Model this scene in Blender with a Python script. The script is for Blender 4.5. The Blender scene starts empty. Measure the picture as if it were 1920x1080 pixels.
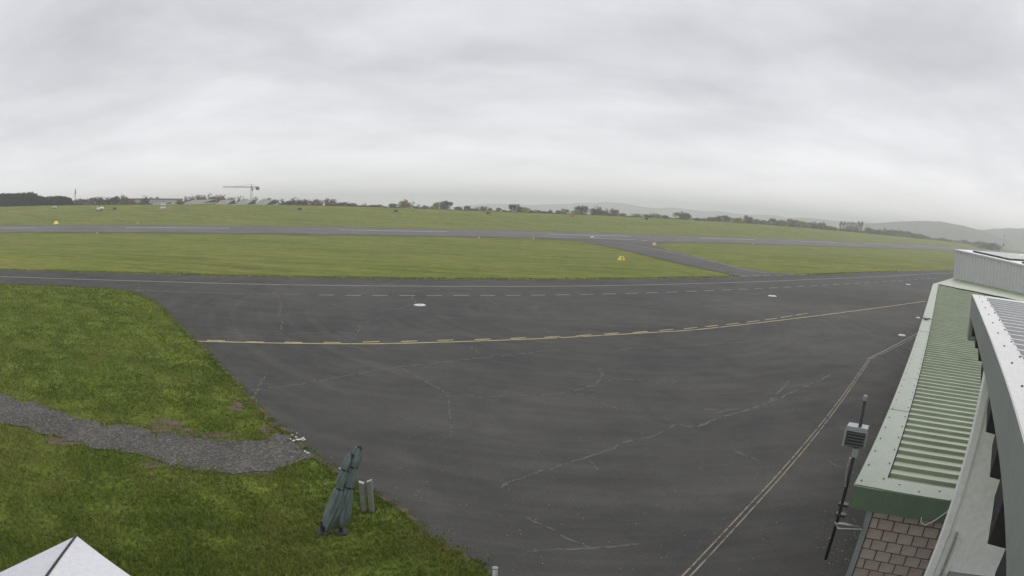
import bpy, bmesh, math, random
import numpy as np
from mathutils import Vector, Matrix
from mathutils.geometry import tessellate_polygon

rnd = random.Random(7)
nrg = np.random.default_rng(7)
S = bpy.context.scene
COL = S.collection

# ------------------------------------------------------------------ camera
CAM_H = 7.0
PITCH, ROLL = math.radians(7.5), math.radians(1.5)
LA, LB = 0.85, 0.10            # wide lens with barrel distortion: angle = LA*R + LB*R^3, R in 1000 px of a 1920 px frame

def to_world(v):
    v = np.atleast_2d(np.asarray(v, float))
    cr, sr = math.cos(ROLL), math.sin(ROLL)
    x = v[:, 0] * cr - v[:, 2] * sr
    z = v[:, 0] * sr + v[:, 2] * cr
    y = v[:, 1]
    c, s = math.cos(PITCH), math.sin(PITCH)
    return np.c_[x, y * c + z * s, -y * s + z * c]

cam = bpy.data.cameras.new('camera')
camo = bpy.data.objects.new('camera', cam)
COL.objects.link(camo)
S.camera = camo
r_, u_, b_ = to_world([(1, 0, 0), (0, 0, 1), (0, -1, 0)])
M = Matrix(((r_[0], u_[0], b_[0], 0), (r_[1], u_[1], b_[1], 0), (r_[2], u_[2], b_[2], CAM_H), (0, 0, 0, 1)))
camo.matrix_world = M
cam.type = 'PANO'
cam.clip_start = 0.05
cam.clip_end = 30000
cam.sensor_fit = 'HORIZONTAL'
cam.sensor_width = 36.0
cc = cam if hasattr(cam, 'panorama_type') else cam.cycles
cc.panorama_type = 'FISHEYE_LENS_POLYNOMIAL'
cc.fisheye_fov = math.radians(180)
k = 1.920 / 36.0               # mm on the sensor -> R
cc.fisheye_polynomial_k0 = 0.0
cc.fisheye_polynomial_k1 = -LA * k
cc.fisheye_polynomial_k2 = 0.0
cc.fisheye_polynomial_k3 = -LB * k ** 3
cc.fisheye_polynomial_k4 = 0.0

# ------------------------------------------------------------------ render, world, sun
S.render.engine = 'CYCLES'
S.cycles.use_denoising = True
S.cycles.max_bounces = 6
S.cycles.volume_bounces = 1
S.cycles.transparent_max_bounces = 12
S.view_settings.view_transform = 'Standard'
S.view_settings.look = 'None'
S.view_settings.exposure = 0.3
S.view_settings.gamma = 1.0

SUN_EL, SUN_AZ = math.radians(36), math.radians(48)
W = bpy.data.worlds.new('World')
S.world = W
W.use_nodes = True
nt = W.node_tree
nt.nodes.clear()
def N(t, loc=None, **kw):
    n = nt.nodes.new(t)
    for a, v in kw.items():
        setattr(n, a, v)
    return n
def lk(a, b):
    nt.links.new(a, b)
def mth(op, a, b=None, clamp=False):
    n = N('ShaderNodeMath', operation=op)
    n.use_clamp = clamp
    for i, x in enumerate((a, b)):
        if x is None:
            continue
        if isinstance(x, (int, float)):
            n.inputs[i].default_value = x
        else:
            lk(x, n.inputs[i])
    return n.outputs[0]
out = N('ShaderNodeOutputWorld')
bg = N('ShaderNodeBackground')
tc = N('ShaderNodeTexCoord')
sep = N('ShaderNodeSeparateXYZ')
lk(tc.outputs['Generated'], sep.inputs[0])
zz = mth('MAXIMUM', sep.outputs[2], 0.0)
den = mth('ADD', zz, 0.16)
cx_ = mth('DIVIDE', sep.outputs[0], den)
cy_ = mth('DIVIDE', sep.outputs[1], den)
comb = N('ShaderNodeCombineXYZ')
lk(mth('MULTIPLY', cx_, 0.8), comb.inputs[0]); lk(cy_, comb.inputs[1])
n1 = N('ShaderNodeTexNoise'); n1.inputs['Scale'].default_value = 0.95; n1.inputs['Detail'].default_value = 6.0; n1.inputs['Roughness'].default_value = 0.52; n1.inputs['Distortion'].default_value = 0.25
n2 = N('ShaderNodeTexNoise'); n2.inputs['Scale'].default_value = 2.4; n2.inputs['Detail'].default_value = 6.0; n2.inputs['Roughness'].default_value = 0.55
lk(comb.outputs[0], n1.inputs['Vector']); lk(comb.outputs[0], n2.inputs['Vector'])
mixv = mth('ADD', mth('MULTIPLY', n1.outputs[0], 0.78), mth('MULTIPLY', n2.outputs[0], 0.22))
ramp = N('ShaderNodeValToRGB')
ramp.color_ramp.elements[0].position = 0.35; ramp.color_ramp.elements[0].color = (0.395, 0.402, 0.43, 1)
ramp.color_ramp.elements[1].position = 0.64; ramp.color_ramp.elements[1].color = (0.62, 0.62, 0.645, 1)
lk(mixv, ramp.inputs[0])
# thinner, paler cloud in the strip over the horizon
hz = mth('POWER', mth('SUBTRACT', 1.0, mth('MINIMUM', mth('MULTIPLY', zz, 4.6), 1.0)), 1.6)
mixh = N('ShaderNodeMixRGB'); mixh.inputs[2].default_value = (1.03, 1.015, 1.025, 1)
lk(mth('MULTIPLY', hz, 0.75), mixh.inputs[0]); lk(ramp.outputs[0], mixh.inputs[1])
sky = N('ShaderNodeTexSky', sky_type='NISHITA', sun_disc=False)
sky.sun_elevation = SUN_EL; sky.sun_rotation = SUN_AZ
skm = N('ShaderNodeMixRGB', blend_type='MULTIPLY'); skm.inputs[0].default_value = 1; skm.inputs[2].default_value = (0.08, 0.08, 0.08, 1)
lk(sky.outputs[0], skm.inputs[1])
mixs = N('ShaderNodeMixRGB'); mixs.inputs[0].default_value = 0.95
lk(skm.outputs[0], mixs.inputs[1]); lk(mixh.outputs[0], mixs.inputs[2])
lk(mixs.outputs[0], bg.inputs[0]); bg.inputs[1].default_value = 1.2
lk(bg.outputs[0], out.inputs[0])

sl = bpy.data.lights.new('sun', 'SUN')
sl.energy = 1.1
sl.angle = math.radians(35)
sl.color = (1.0, 0.97, 0.93)
so = bpy.data.objects.new('sun', sl)
COL.objects.link(so)
sd = Vector((math.sin(SUN_AZ) * math.cos(SUN_EL), math.cos(SUN_AZ) * math.cos(SUN_EL), math.sin(SUN_EL)))
so.rotation_euler = sd.to_track_quat('Z', 'Y').to_euler()
so.location = (0, 0, 60)

# ------------------------------------------------------------------ rays and terrain
RA = math.radians(25.5)
US = np.array([math.cos(RA), math.sin(RA)])      # along the runway
UD = np.array([-math.sin(RA), math.cos(RA)])     # across it, away from the camera

def ray(px):
    P = np.atleast_2d(np.asarray(px, float)) - np.array([960., 540.])
    r = np.maximum(np.hypot(P[:, 0], P[:, 1]), 1e-6)
    R = r / 1000
    th = LA * R + LB * R ** 3
    s = np.sin(th) / r
    return to_world(np.c_[P[:, 0] * s, np.cos(th), -P[:, 1] * s])

PROF = [
 (0.0, [(-120, 5.0), (-60, 2.6), (-20, 1.25), (-8, 0.8), (-2, 0.5), (3, 0.25), (8, 0.06), (14, 0.0), (60, 0), (400, 0)]),
 (27.3, [(-160, 10), (-80, 5.2), (-40, 3.4), (-23, 2.45), (-2.1, 1.05), (2.5, .84), (6, .66), (11.4, .46), (17.5, .25), (25, .06), (36, 0), (61, -.03), (110, 0), (400, 0)]),
 (46.5, [(-160, 10), (-80, 5.3), (-40, 3.5), (-23.3, 2.59), (-17.2, 2.22), (-4.2, 1.45), (.8, 1.16), (7, .86), (14.8, .55), (24.2, .24), (32.4, .05), (50.8, -.12), (75, -.12), (105, 0.02), (400, 0)]),
 (140.0, [(-200, 11.0), (-69.7, 4.49), (-35.4, 2.55), (-7.2, 1.2), (23.6, .05), (44.3, -.5), (66.4, -.9), (127, -1.6), (183, -1.6), (284, -.9), (400, 0), (700, .6)]),
 (158.1, [(-200, 11.5), (-78.6, 5.28), (-63, 4.38), (-34.5, 3.03), (-18.8, 2.25), (-3.6, 1.56), (26, .4), (41, -.02), (56.8, -.38), (86, -.91), (101, -1.07), (117, -1.2), (145, -1.22), (223, -.85), (290, -.2), (356, .4), (700, .8)]),
 (175.0, [(-220, 12.5), (-87, 5.79), (-44.2, 3.5), (-9, 1.79), (29.5, .5), (48.8, -.1), (83, -.75), (132.5, -1.35), (190, -1.45), (290, -.9), (400, .2), (700, 1.0)]),
 (240.0, [(-260, 20), (-119.6, 13.3), (-100, 12.37), (-80, 11.25), (-40.6, 9.31), (18.6, 7.18), (53.4, 5.93), (94, 4.72), (124, 4.22), (166, 4.05), (217, 3.85), (290, 3.8), (376, 3.45), (485, 3.31), (614, 3.2), (900, 2.5)]),
]
SG = np.arange(-300, 1000.5, 1.0)
ZT = []
for d_, t_ in PROF:
    a_ = np.array(t_)
    z_ = np.interp(SG, a_[:, 0], a_[:, 1])
    kk = 9 if d_ < 100 else 21
    z_ = np.convolve(np.pad(z_, kk // 2, mode='edge'), np.ones(kk) / kk, mode='valid')
    ZT.append(z_)
ZD = np.array([p[0] for p in PROF])

def terrain_sd(s, d):
    s = np.asarray(s, float); d = np.asarray(d, float)
    Z = np.stack([np.interp(s, SG, z) for z in ZT])
    dc = np.clip(d, 0, 240)
    i = np.clip(np.searchsorted(ZD, dc, side='right') - 1, 0, len(ZD) - 2)
    idx = np.arange(len(ZD))
    sl_ = np.zeros_like(Z)
    for j in range(len(ZD)):
        if j == 0: sl_[j] = (Z[1] - Z[0]) / (ZD[1] - ZD[0])
        elif j == len(ZD) - 1: sl_[j] = (Z[j] - Z[j - 1]) / (ZD[j] - ZD[j - 1]) * 0.8
        else:
            h0, h1 = ZD[j] - ZD[j - 1], ZD[j + 1] - ZD[j]
            m0, m1 = (Z[j] - Z[j - 1]) / h0, (Z[j + 1] - Z[j]) / h1
            sl_[j] = (m0 * h1 + m1 * h0) / (h0 + h1)
    g = np.arange(Z.shape[1]) if Z.ndim > 1 else None
    if g is None:
        Zi, Zj, mi, mj = Z[i], Z[i + 1], sl_[i], sl_[i + 1]
    else:
        Zi, Zj, mi, mj = Z[i, g], Z[i + 1, g], sl_[i, g], sl_[i + 1, g]
    h = ZD[i + 1] - ZD[i]
    t = (dc - ZD[i]) / h
    z = (2 * t**3 - 3 * t**2 + 1) * Zi + (t**3 - 2 * t**2 + t) * h * mi + (-2 * t**3 + 3 * t**2) * Zj + (t**3 - t**2) * h * mj
    e = np.maximum(d - 240, 0)
    drop = 0.014 * e + 0.00006 * e * e
    return np.maximum(z - drop, -45.0)

def terrain(x, y):
    x = np.atleast_1d(np.asarray(x, float)); y = np.atleast_1d(np.asarray(y, float))
    return terrain_sd(x * US[0] + y * US[1], x * UD[0] + y * UD[1])

TS = np.concatenate([np.arange(4, 60, 0.5), np.arange(60, 900, 1.5)])
def ground(px):
    """world point where the sight line through a photo pixel meets the terrain"""
    res = []
    for v in ray(px):
        hl = math.hypot(v[0], v[1])
        x, y = v[0] / hl * TS, v[1] / hl * TS
        f = CAM_H + v[2] / hl * TS - terrain(x, y)
        j = np.where(f <= 0)[0]
        if len(j) == 0:
            t = 300.0
        else:
            j = max(j[0], 1)
            t = TS[j - 1] + (TS[j] - TS[j - 1]) * f[j - 1] / (f[j - 1] - f[j] + 1e-9)
        res.append((v[0] / hl * t, v[1] / hl * t))
    return np.array(res)

def sd2xy(s, d):
    return np.asarray(s)[..., None] * US + np.asarray(d)[..., None] * UD

# ------------------------------------------------------------------ materials
MATS = {}
class NT:
    def __init__(s, name):
        s.m = bpy.data.materials.new(name); s.m.use_nodes = True
        s.t = s.m.node_tree; s.b = s.t.nodes['Principled BSDF']; s.o = s.t.nodes['Material Output']
        s.pos = s.t.nodes.new('ShaderNodeNewGeometry').outputs['Position']
        s.obj = s.t.nodes.new('ShaderNodeTexCoord').outputs['Object']
    def n(s, t): return s.t.nodes.new(t)
    def l(s, a, b): s.t.links.new(a, b)
    def mapping(s, src, scale=(1, 1, 1), rot=(0, 0, 0)):
        m = s.n('ShaderNodeMapping'); m.inputs['Scale'].default_value = scale; m.inputs['Rotation'].default_value = rot
        s.l(src, m.inputs[0]); return m.outputs[0]
    def noise(s, scale, detail=4, rough=0.55, src=None, dist=0.0):
        n = s.n('ShaderNodeTexNoise'); n.inputs['Scale'].default_value = scale; n.inputs['Detail'].default_value = detail
        n.inputs['Roughness'].default_value = rough; n.inputs['Distortion'].default_value = dist
        s.l(src if src is not None else s.pos, n.inputs['Vector']); return n.outputs[0]
    def ramp(s, fac, stops):
        r = s.n('ShaderNodeValToRGB'); e = r.color_ramp.elements
        while len(e) < len(stops): e.new(0.5)
        for el, (p, c) in zip(e, stops):
            el.position = p; el.color = (*c, 1) if len(c) == 3 else c
        s.l(fac, r.inputs[0]); return r.outputs[0]
    def mix(s, fac, a, b, mode='MIX'):
        m = s.n('ShaderNodeMixRGB'); m.blend_type = mode
        for i, x in enumerate((fac, a, b)):
            if isinstance(x, (int, float)): m.inputs[i].default_value = x
            elif isinstance(x, tuple): m.inputs[i].default_value = (*x, 1)
            else: s.l(x, m.inputs[i])
        return m.outputs[0]
    def bump(s, h, strength, dist):
        b = s.n('ShaderNodeBump'); b.inputs['Strength'].default_value = strength; b.inputs['Distance'].default_value = dist
        s.l(h, b.inputs['Height']); s.l(b.outputs[0], s.b.inputs['Normal'])
    def fin(s, col, rough=0.8, spec=0.3, metal=0.0):
        if isinstance(col, tuple): s.b.inputs['Base Color'].default_value = (*col, 1)
        else: s.l(col, s.b.inputs['Base Color'])
        s.b.inputs['Roughness'].default_value = rough; s.b.inputs['Metallic'].default_value = metal
        s.b.inputs['Specular IOR Level'].default_value = spec
        return s.m

def paint(name, col, rough=0.55, var=0.12, scale=3.0, dirt=None, spec=0.4, metal=0.0):
    m = NT(name)
    n = m.noise(scale, 6, 0.6, m.obj)
    a = tuple(c * (1 - var) for c in col); b = tuple(min(1, c * (1 + var)) for c in col)
    c = m.ramp(n, [(0.3, a), (0.7, b)])
    fn = m.noise(scale * 14, 4, 0.7, m.obj)
    c = m.mix(1.0, c, m.ramp(fn, [(0.3, (0.90, 0.90, 0.89)), (0.7, (1.07, 1.07, 1.07))]), 'MULTIPLY')
    if dirt:
        n2 = m.noise(scale * 0.7, 8, 0.7, m.mapping(m.obj, (1, 1, 0.35)))
        f = m.ramp(n2, [(0.52, (0, 0, 0)), (0.75, (1, 1, 1))])
        c = m.mix(f, c, dirt)
    return m.fin(c, rough, spec, metal)

def grass_mat(name, tones, clump=1.0, fade_scale=0.05, stripes=True):
    m = NT(name)
    big = m.noise(fade_scale, 5, 0.6)
    mid = m.noise(0.45 * clump, 6, 0.65)
    rotated = m.mapping(m.pos, (0.10, 0.9, 1), (0, 0, -RA))
    st = m.noise(0.55, 5, 0.6, rotated)
    fine = m.noise(7.0, 6, 0.75)
    c1 = m.ramp(mid, [(0.30, tones[0]), (0.52, tones[1]), (0.72, tones[2])])
    c2 = m.ramp(big, [(0.38, tones[1]), (0.66, tones[3])])
    c = m.mix(0.45, c1, c2)
    c = m.mix(0.8, c, m.ramp(st, [(0.34, (0.62, 0.68, 0.66)), (0.50, (1.0, 1.0, 1.0)), (0.66, (1.22, 1.18, 1.05))]), 'MULTIPLY')
    c = m.mix(0.9, c, m.ramp(fine, [(0.30, (0.60, 0.63, 0.58)), (0.68, (1.32, 1.30, 1.25))]), 'MULTIPLY')
    m.bump(fine, 0.9, 0.05)
    return m.fin(c, 0.95, 0.05)

MATS['field'] = grass_mat('field_grass', [(0.085, 0.115, 0.024), (0.158, 0.196, 0.042), (0.255, 0.258, 0.074), (0.265, 0.235, 0.085)])
MATS['lawn'] = grass_mat('lawn_grass', [(0.090, 0.136, 0.022), (0.128, 0.180, 0.031), (0.180, 0.212, 0.050), (0.178, 0.182, 0.050)], 1.6, 0.12)
m = NT('grass_blade')
c = m.ramp(m.noise(0.35, 5, 0.65), [(0.32, (0.102, 0.152, 0.022)), (0.50, (0.160, 0.212, 0.037)), (0.68, (0.250, 0.258, 0.070))])
c = m.mix(0.85, c, m.ramp(m.noise(9.0, 3, 0.7), [(0.3, (0.62, 0.65, 0.6)), (0.7, (1.35, 1.3, 1.2))]), 'MULTIPLY')
MATS['blade'] = m.fin(c, 0.8, 0.15)
m = NT('field_blade')
c = m.ramp(m.noise(0.35, 5, 0.65), [(0.32, (0.12, 0.15, 0.04)), (0.50, (0.18, 0.205, 0.058)), (0.66, (0.25, 0.24, 0.085))])
MATS['field_blade'] = m.fin(c, 0.8, 0.1)

def asphalt(name, base, patchy=0.18, sweeps=None):
    m = NT(name)
    dark = tuple(x * (1 - patchy) for x in base); light = tuple(x * (1 + patchy) for x in base)
    big = m.noise(0.07, 5, 0.6, None, 0.6)
    c = m.ramp(big, [(0.34, dark), (0.66, light)])
    arcs = m.noise(0.9, 4, 0.55, m.mapping(m.pos, (0.10, 1.0, 1), (0, 0, -RA + 0.05)), 1.2)
    c = m.mix(0.55, c, m.ramp(arcs, [(0.36, (0.84, 0.84, 0.86)), (0.64, (1.14, 1.13, 1.10))]), 'MULTIPLY')
    blot = m.noise(0.55, 7, 0.7)
    c = m.mix(0.7, c, m.ramp(blot, [(0.36, (0.84, 0.84, 0.84)), (0.66, (1.13, 1.13, 1.11))]), 'MULTIPLY')
    st = m.noise(0.22, 6, 0.7, None, 1.5)
    c = m.mix(0.6, c, m.ramp(st, [(0.40, (0.80, 0.80, 0.82)), (0.50, (1.0, 1.0, 1.0)), (0.62, (1.10, 1.09, 1.04))]), 'MULTIPLY')
    if sweeps is not None:
        sub = m.n('ShaderNodeVectorMath'); sub.operation = 'DISTANCE'
        mp = m.mapping(m.pos, (1, 1, 0)); m.l(mp, sub.inputs[0]); sub.inputs[1].default_value = (sweeps[0], sweeps[1], 0)
        cxyz = m.n('ShaderNodeCombineXYZ'); m.l(sub.outputs['Value'], cxyz.inputs[0])
        ad = m.n('ShaderNodeVectorMath'); ad.operation = 'ADD'; m.l(cxyz.outputs[0], ad.inputs[0])
        sc = m.n('ShaderNodeVectorMath'); sc.operation = 'SCALE'; sc.inputs['Scale'].default_value = 0.05; m.l(m.pos, sc.inputs[0]); m.l(sc.outputs[0], ad.inputs[1])
        rg = m.noise(1.5, 3, 0.6, ad.outputs[0], 0.1)
        rgc = m.ramp(rg, [(0.40, (0.93, 0.93, 0.93)), (0.52, (1.0, 1.0, 1.0)), (0.66, (1.17, 1.155, 1.10))])
        msk = m.ramp(m.noise(0.12, 3, 0.5), [(0.36, (0, 0, 0)), (0.54, (1, 1, 1))])
        c = m.mix(msk, c, m.mix(1.0, c, rgc, 'MULTIPLY'))
    fine = m.noise(26.0, 3, 0.8)
    c = m.mix(0.8, c, m.ramp(fine, [(0.34, (0.72, 0.72, 0.73)), (0.7, (1.30, 1.30, 1.28))]), 'MULTIPLY')
    m.bump(fine, 0.35, 0.01)
    return m.fin(c, 0.88, 0.2)
MATS['asphalt'] = asphalt('apron_asphalt', (0.074, 0.073, 0.069), 0.20, (7.0, 40.0))
MATS['runway'] = asphalt('runway_asphalt', (0.152, 0.148, 0.136), 0.14)
MATS['runway_dark'] = asphalt('taxiway_asphalt', (0.104, 0.102, 0.096), 0.14)

def marking(name, col, wear=0.5):
    m = NT(name)
    w = m.noise(2.2, 7, 0.75)
    c = m.ramp(m.noise(0.8, 5, 0.6), [(0.3, tuple(x * 0.75 for x in col)), (0.7, col)])
    m.fin(c, 0.7, 0.2)
    tr = m.n('ShaderNodeBsdfTransparent'); mx = m.n('ShaderNodeMixShader')
    f = m.ramp(w, [(wear - 0.12, (0, 0, 0)), (wear + 0.06, (1, 1, 1))])
    m.l(f, mx.inputs[0]); m.l(tr.outputs[0], mx.inputs[1]); m.l(m.b.outputs[0], mx.inputs[2]); m.l(mx.outputs[0], m.o.inputs[0])
    return m.m
MATS['yellow_line'] = marking('worn_yellow_paint', (0.48, 0.41, 0.23), 0.40)
MATS['pale_line'] = marking('worn_pale_paint', (0.42, 0.40, 0.33), 0.36)
MATS['faint_line'] = marking('faded_paint', (0.30, 0.265, 0.20), 0.43)
MATS['white_line'] = marking('white_paint', (0.72, 0.72, 0.70), 0.30)
MATS['dash_line'] = marking('weathered_white_paint', (0.66, 0.66, 0.64), 0.36)
MATS['crack'] = marking('sealed_crack', (0.130, 0.130, 0.125), 0.45)
MATS['scuff'] = marking('wheel_scuff', (0.128, 0.128, 0.124), 0.56)

m = NT('gravel_path')
v = m.n('ShaderNodeTexVoronoi'); v.inputs['Scale'].default_value = 14; m.l(m.pos, v.inputs['Vector'])
c = m.ramp(v.outputs['Color'], [(0.1, (0.075, 0.073, 0.070)), (0.6, (0.100, 0.094, 0.087)), (0.97, (0.185, 0.175, 0.158))])
c = m.mix(0.8, c, m.ramp(m.noise(0.5, 5, 0.6), [(0.35, (0.75, 0.75, 0.72)), (0.65, (1.15, 1.14, 1.10))]), 'MULTIPLY')
m.bump(v.outputs['Distance'], 0.8, 0.03)
MATS['gravel'] = m.fin(c, 0.9, 0.2)
MATS['soil'] = marking('bare_soil', (0.150, 0.115, 0.070), 0.47)
MATS['pebble'] = paint('pale_pebble', (0.20, 0.195, 0.18), 0.8, 0.25, 9.0)
MATS['leaf_litter'] = paint('pale_fallen_leaf', (0.30, 0.27, 0.20), 0.8, 0.4, 1.0)

# ------------------------------------------------------------------ object helpers
def new_obj(name, verts, faces, mat, parent=None, smooth=False):
    me = bpy.data.meshes.new(name)
    me.from_pydata([tuple(map(float, v)) for v in verts], [], [tuple(f) for f in faces])
    if mat is not None: me.materials.append(MATS[mat] if isinstance(mat, str) else mat)
    if smooth: me.polygons.foreach_set('use_smooth', [True] * len(me.polygons))
    o = bpy.data.objects.new(name, me); COL.objects.link(o)
    if parent is not None: o.parent = parent
    return o
def bm_obj(name, bm, mat, parent=None, smooth=False):
    me = bpy.data.meshes.new(name); bm.to_mesh(me); bm.free()
    me.materials.append(MATS[mat] if isinstance(mat, str) else mat)
    if smooth: me.polygons.foreach_set('use_smooth', [True] * len(me.polygons))
    o = bpy.data.objects.new(name, me); COL.objects.link(o)
    if parent is not None: o.parent = parent
    return o
def tag(o, label=None, cat=None, group=None, kind=None):
    if label: o['label'] = label
    if cat: o['category'] = cat
    if group: o['group'] = group
    if kind: o['kind'] = kind
    return o
def empty(name, loc=(0, 0, 0), rz=0.0):
    o = bpy.data.objects.new(name, None); COL.objects.link(o)
    o.location = loc; o.rotation_euler = (0, 0, rz); o.empty_display_size = 0.2
    return o
class MB:
    def __init__(s): s.v = []; s.f = []
    def box(s, x0, x1, y0, y1, z0, z1):
        n = len(s.v)
        s.v += [(x0, y0, z0), (x1, y0, z0), (x1, y1, z0), (x0, y1, z0), (x0, y0, z1), (x1, y0, z1), (x1, y1, z1), (x0, y1, z1)]
        s.f += [tuple(n + i for i in q) for q in ((3, 2, 1, 0), (4, 5, 6, 7), (0, 1, 5, 4), (1, 2, 6, 5), (2, 3, 7, 6), (3, 0, 4, 7))]
        return s
    def prism(s, base, top):
        """two matching point loops joined into a closed solid"""
        n = len(s.v); k = len(base)
        s.v += list(base) + list(top)
        s.f.append(tuple(n + i for i in reversed(range(k)))); s.f.append(tuple(n + k + i for i in range(k)))
        for i in range(k):
            j = (i + 1) % k
            s.f.append((n + i, n + j, n + k + j, n + k + i))
        return s
    def tube(s, pts, rad, seg=8, cap=True):
        pts = [Vector(p) for p in pts]
        if not isinstance(rad, (list, tuple)): rad = [rad] * len(pts)
        rings = []
        up = Vector((0.13, 0.21, 1)).normalized()
        for i, p in enumerate(pts):
            t = (pts[min(i + 1, len(pts) - 1)] - pts[max(i - 1, 0)]).normalized()
            a = t.cross(up)
            if a.length < 1e-3: a = t.cross(Vector((1, 0, 0)))
            a.normalize(); b = t.cross(a)
            n = len(s.v)
            for q in range(seg):
                an = 2 * math.pi * q / seg
                s.v.append(tuple(p + (a * math.cos(an) + b * math.sin(an)) * rad[i]))
            rings.append(n)
        for i in range(len(rings) - 1):
            for q in range(seg):
                r = (q + 1) % seg
                s.f.append((rings[i] + q, rings[i] + r, rings[i + 1] + r, rings[i + 1] + q))
        if cap:
            s.f.append(tuple(rings[0] + q for q in reversed(range(seg)))); s.f.append(tuple(rings[-1] + q for q in range(seg)))
        return s
    def lathe(s, prof, seg=12, c=(0, 0)):
        n = len(s.v)
        for r, z in prof:
            for q in range(seg):
                a = 2 * math.pi * q / seg
                s.v.append((c[0] + r * math.cos(a), c[1] + r * math.sin(a), z))
        for i in range(len(prof) - 1):
            for q in range(seg):
                r = (q + 1) % seg
                s.f.append((n + i * seg + q, n + i * seg + r, n + (i + 1) * seg + r, n + (i + 1) * seg + q))
        s.f.append(tuple(n + q for q in reversed(range(seg))))
        s.f.append(tuple(n + (len(prof) - 1) * seg + q for q in range(seg)))
        return s
    def build(s, name, mat, parent=None, smooth=False):
        return new_obj(name, s.v, s.f, mat, parent, smooth)

def draped(name, poly, mat, off, step=3.0, parent=None, cut=60):
    """a flat outline in plan laid on the terrain"""
    bm = bmesh.new()
    vs = [bm.verts.new((p[0], p[1], 0)) for p in poly]
    for tri in tessellate_polygon([[Vector((p[0], p[1], 0)) for p in poly]]):
        try: bm.faces.new([vs[i] for i in tri])
        except ValueError: pass
    P = np.array(poly)
    for ax in (US, UD):
        t = P @ ax
        lo, hi = t.min(), t.max()
        x = lo + step
        while x < hi:
            bmesh.ops.bisect_plane(bm, geom=bm.verts[:] + bm.edges[:] + bm.faces[:], plane_co=(ax[0] * x, ax[1] * x, 0), plane_no=(ax[0], ax[1], 0), dist=1e-4)
            x += step
    bm.verts.ensure_lookup_table()
    co = np.array([v.co[:2] for v in bm.verts])
    z = terrain(co[:, 0], co[:, 1]) + off
    for v, q in zip(bm.verts, z): v.co.z = q
    bmesh.ops.recalc_face_normals(bm, faces=bm.faces[:])
    if sum(f.normal.z for f in bm.faces) < 0:
        bmesh.ops.reverse_faces(bm, faces=bm.faces[:])
    return bm_obj(name, bm, mat, parent)

def resample(pts, step):
    pts = np.asarray(pts, float)
    seg = np.hypot(*np.diff(pts, axis=0).T); t = np.r_[0, np.cumsum(seg)]
    n = max(2, int(t[-1] / step) + 1)
    q = np.linspace(0, t[-1], n)
    return np.c_[np.interp(q, t, pts[:, 0]), np.interp(q, t, pts[:, 1])]

BVH = {}
def lay(P, off, parent):
    if parent is None or parent.name not in BVH:
        return terrain(P[:, 0], P[:, 1]) + off
    z = []
    base = terrain(P[:, 0], P[:, 1])
    for (x, y), b in zip(P, base):
        h = BVH[parent.name].ray_cast(Vector((x, y, 60)), Vector((0, 0, -1)))[0]
        z.append(h.z + off - 0.044 if h is not None else b + off)
    return np.array(z)
def strip(name, pts, width, mat, off, parent=None, step=1.0, jitter=0.0, thick=0.0):
    p = resample(pts, step)
    t = np.gradient(p, axis=0); t /= np.hypot(t[:, 0], t[:, 1])[:, None] + 1e-9
    nn = np.c_[-t[:, 1], t[:, 0]]
    if jitter:
        p = p + nn * nrg.normal(0, jitter, len(p))[:, None]
        w = width * nrg.uniform(0.45, 1.25, len(p))[:, None]
        w[0] *= .3; w[-1] *= .3
    else: w = width
    a = p + nn * w / 2; b = p - nn * w / 2
    za = lay(a, off, parent); zb = lay(b, off, parent)
    n = len(p)
    V = np.r_[np.c_[b, zb], np.c_[a, za]]
    F = [(i, i + 1, n + i + 1, n + i) for i in range(n - 1)]
    return new_obj(name, V, F, mat, parent)

# ------------------------------------------------------------------ ground
sg = np.r_[np.linspace(-7000, -500, 12), np.arange(-400, -120, 20), np.arange(-120, 160, 3.0), np.arange(160, 640, 12), np.arange(640, 1300, 60), np.linspace(1400, 9000, 14)]
dg = np.r_[np.linspace(-300, -40, 5), np.arange(-30, 70, 3.0), np.arange(70, 270, 5.0), np.arange(270, 900, 25), np.linspace(950, 9000, 14)]
Sg, Dg = np.meshgrid(sg, dg)
xy = sd2xy(Sg.ravel(), Dg.ravel())
zg = terrain_sd(Sg.ravel(), Dg.ravel())
nS, nD = len(sg), len(dg)
F = [(j * nS + i, j * nS + i + 1, (j + 1) * nS + i + 1, (j + 1) * nS + i) for j in range(nD - 1) for i in range(nS - 1)]
g = new_obj('ground', np.c_[xy, zg], F, 'field', None, True)
tag(g, 'wide green airfield grass running up to the horizon', None, None, 'structure')

# lawn, gravel and asphalt outlines
lawn_edge_px = [(0, 533), (100, 536.5), (200, 541), (240, 546), (268, 554), (290, 566), (308, 580), (325, 600), (345, 622), (380, 652), (440, 717), (480, 760), (520, 800), (552, 828), (580, 850), (610, 870), (645, 890), (680, 914), (705, 932), (760, 970), (830, 1020), (900, 1060)]
le = ground(lawn_edge_px)
le = resample(le, 0.6)
wob = nrg.normal(0, 1, len(le)); wob = np.convolve(wob, np.ones(3) / 3, mode='same')
le = le + wob[:, None] * np.array([0.05, 0.05])
far_d = 51.2
left_s = (le[0] @ US)
apron_poly = [tuple(p) for p in le]
apron_poly += [tuple(sd2xy(np.array(4.0), np.array(1.0))), tuple(sd2xy(np.array(12.0), np.array(-12.0))), tuple(sd2xy(np.array(40.0), np.array(-12.0))), tuple(sd2xy(np.array(150.0), np.array(10.0)))]
apron_poly += [tuple(sd2xy(np.array(s), np.array(far_d + 0.10 * math.sin(s * 0.9) + 0.07 * math.sin(s * 2.3)))) for s in np.arange(150, -60, -1.5)]
apron_poly += [tuple(sd2xy(np.array(-60.0), np.array(45.0)))]
dl = le[0] @ UD
apron_poly += [tuple(sd2xy(np.array(s), np.array(dl))) for s in (-55.0, -45.0, left_s - 6)]
apron = draped('apron', apron_poly, 'asphalt', 0.03)
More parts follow.
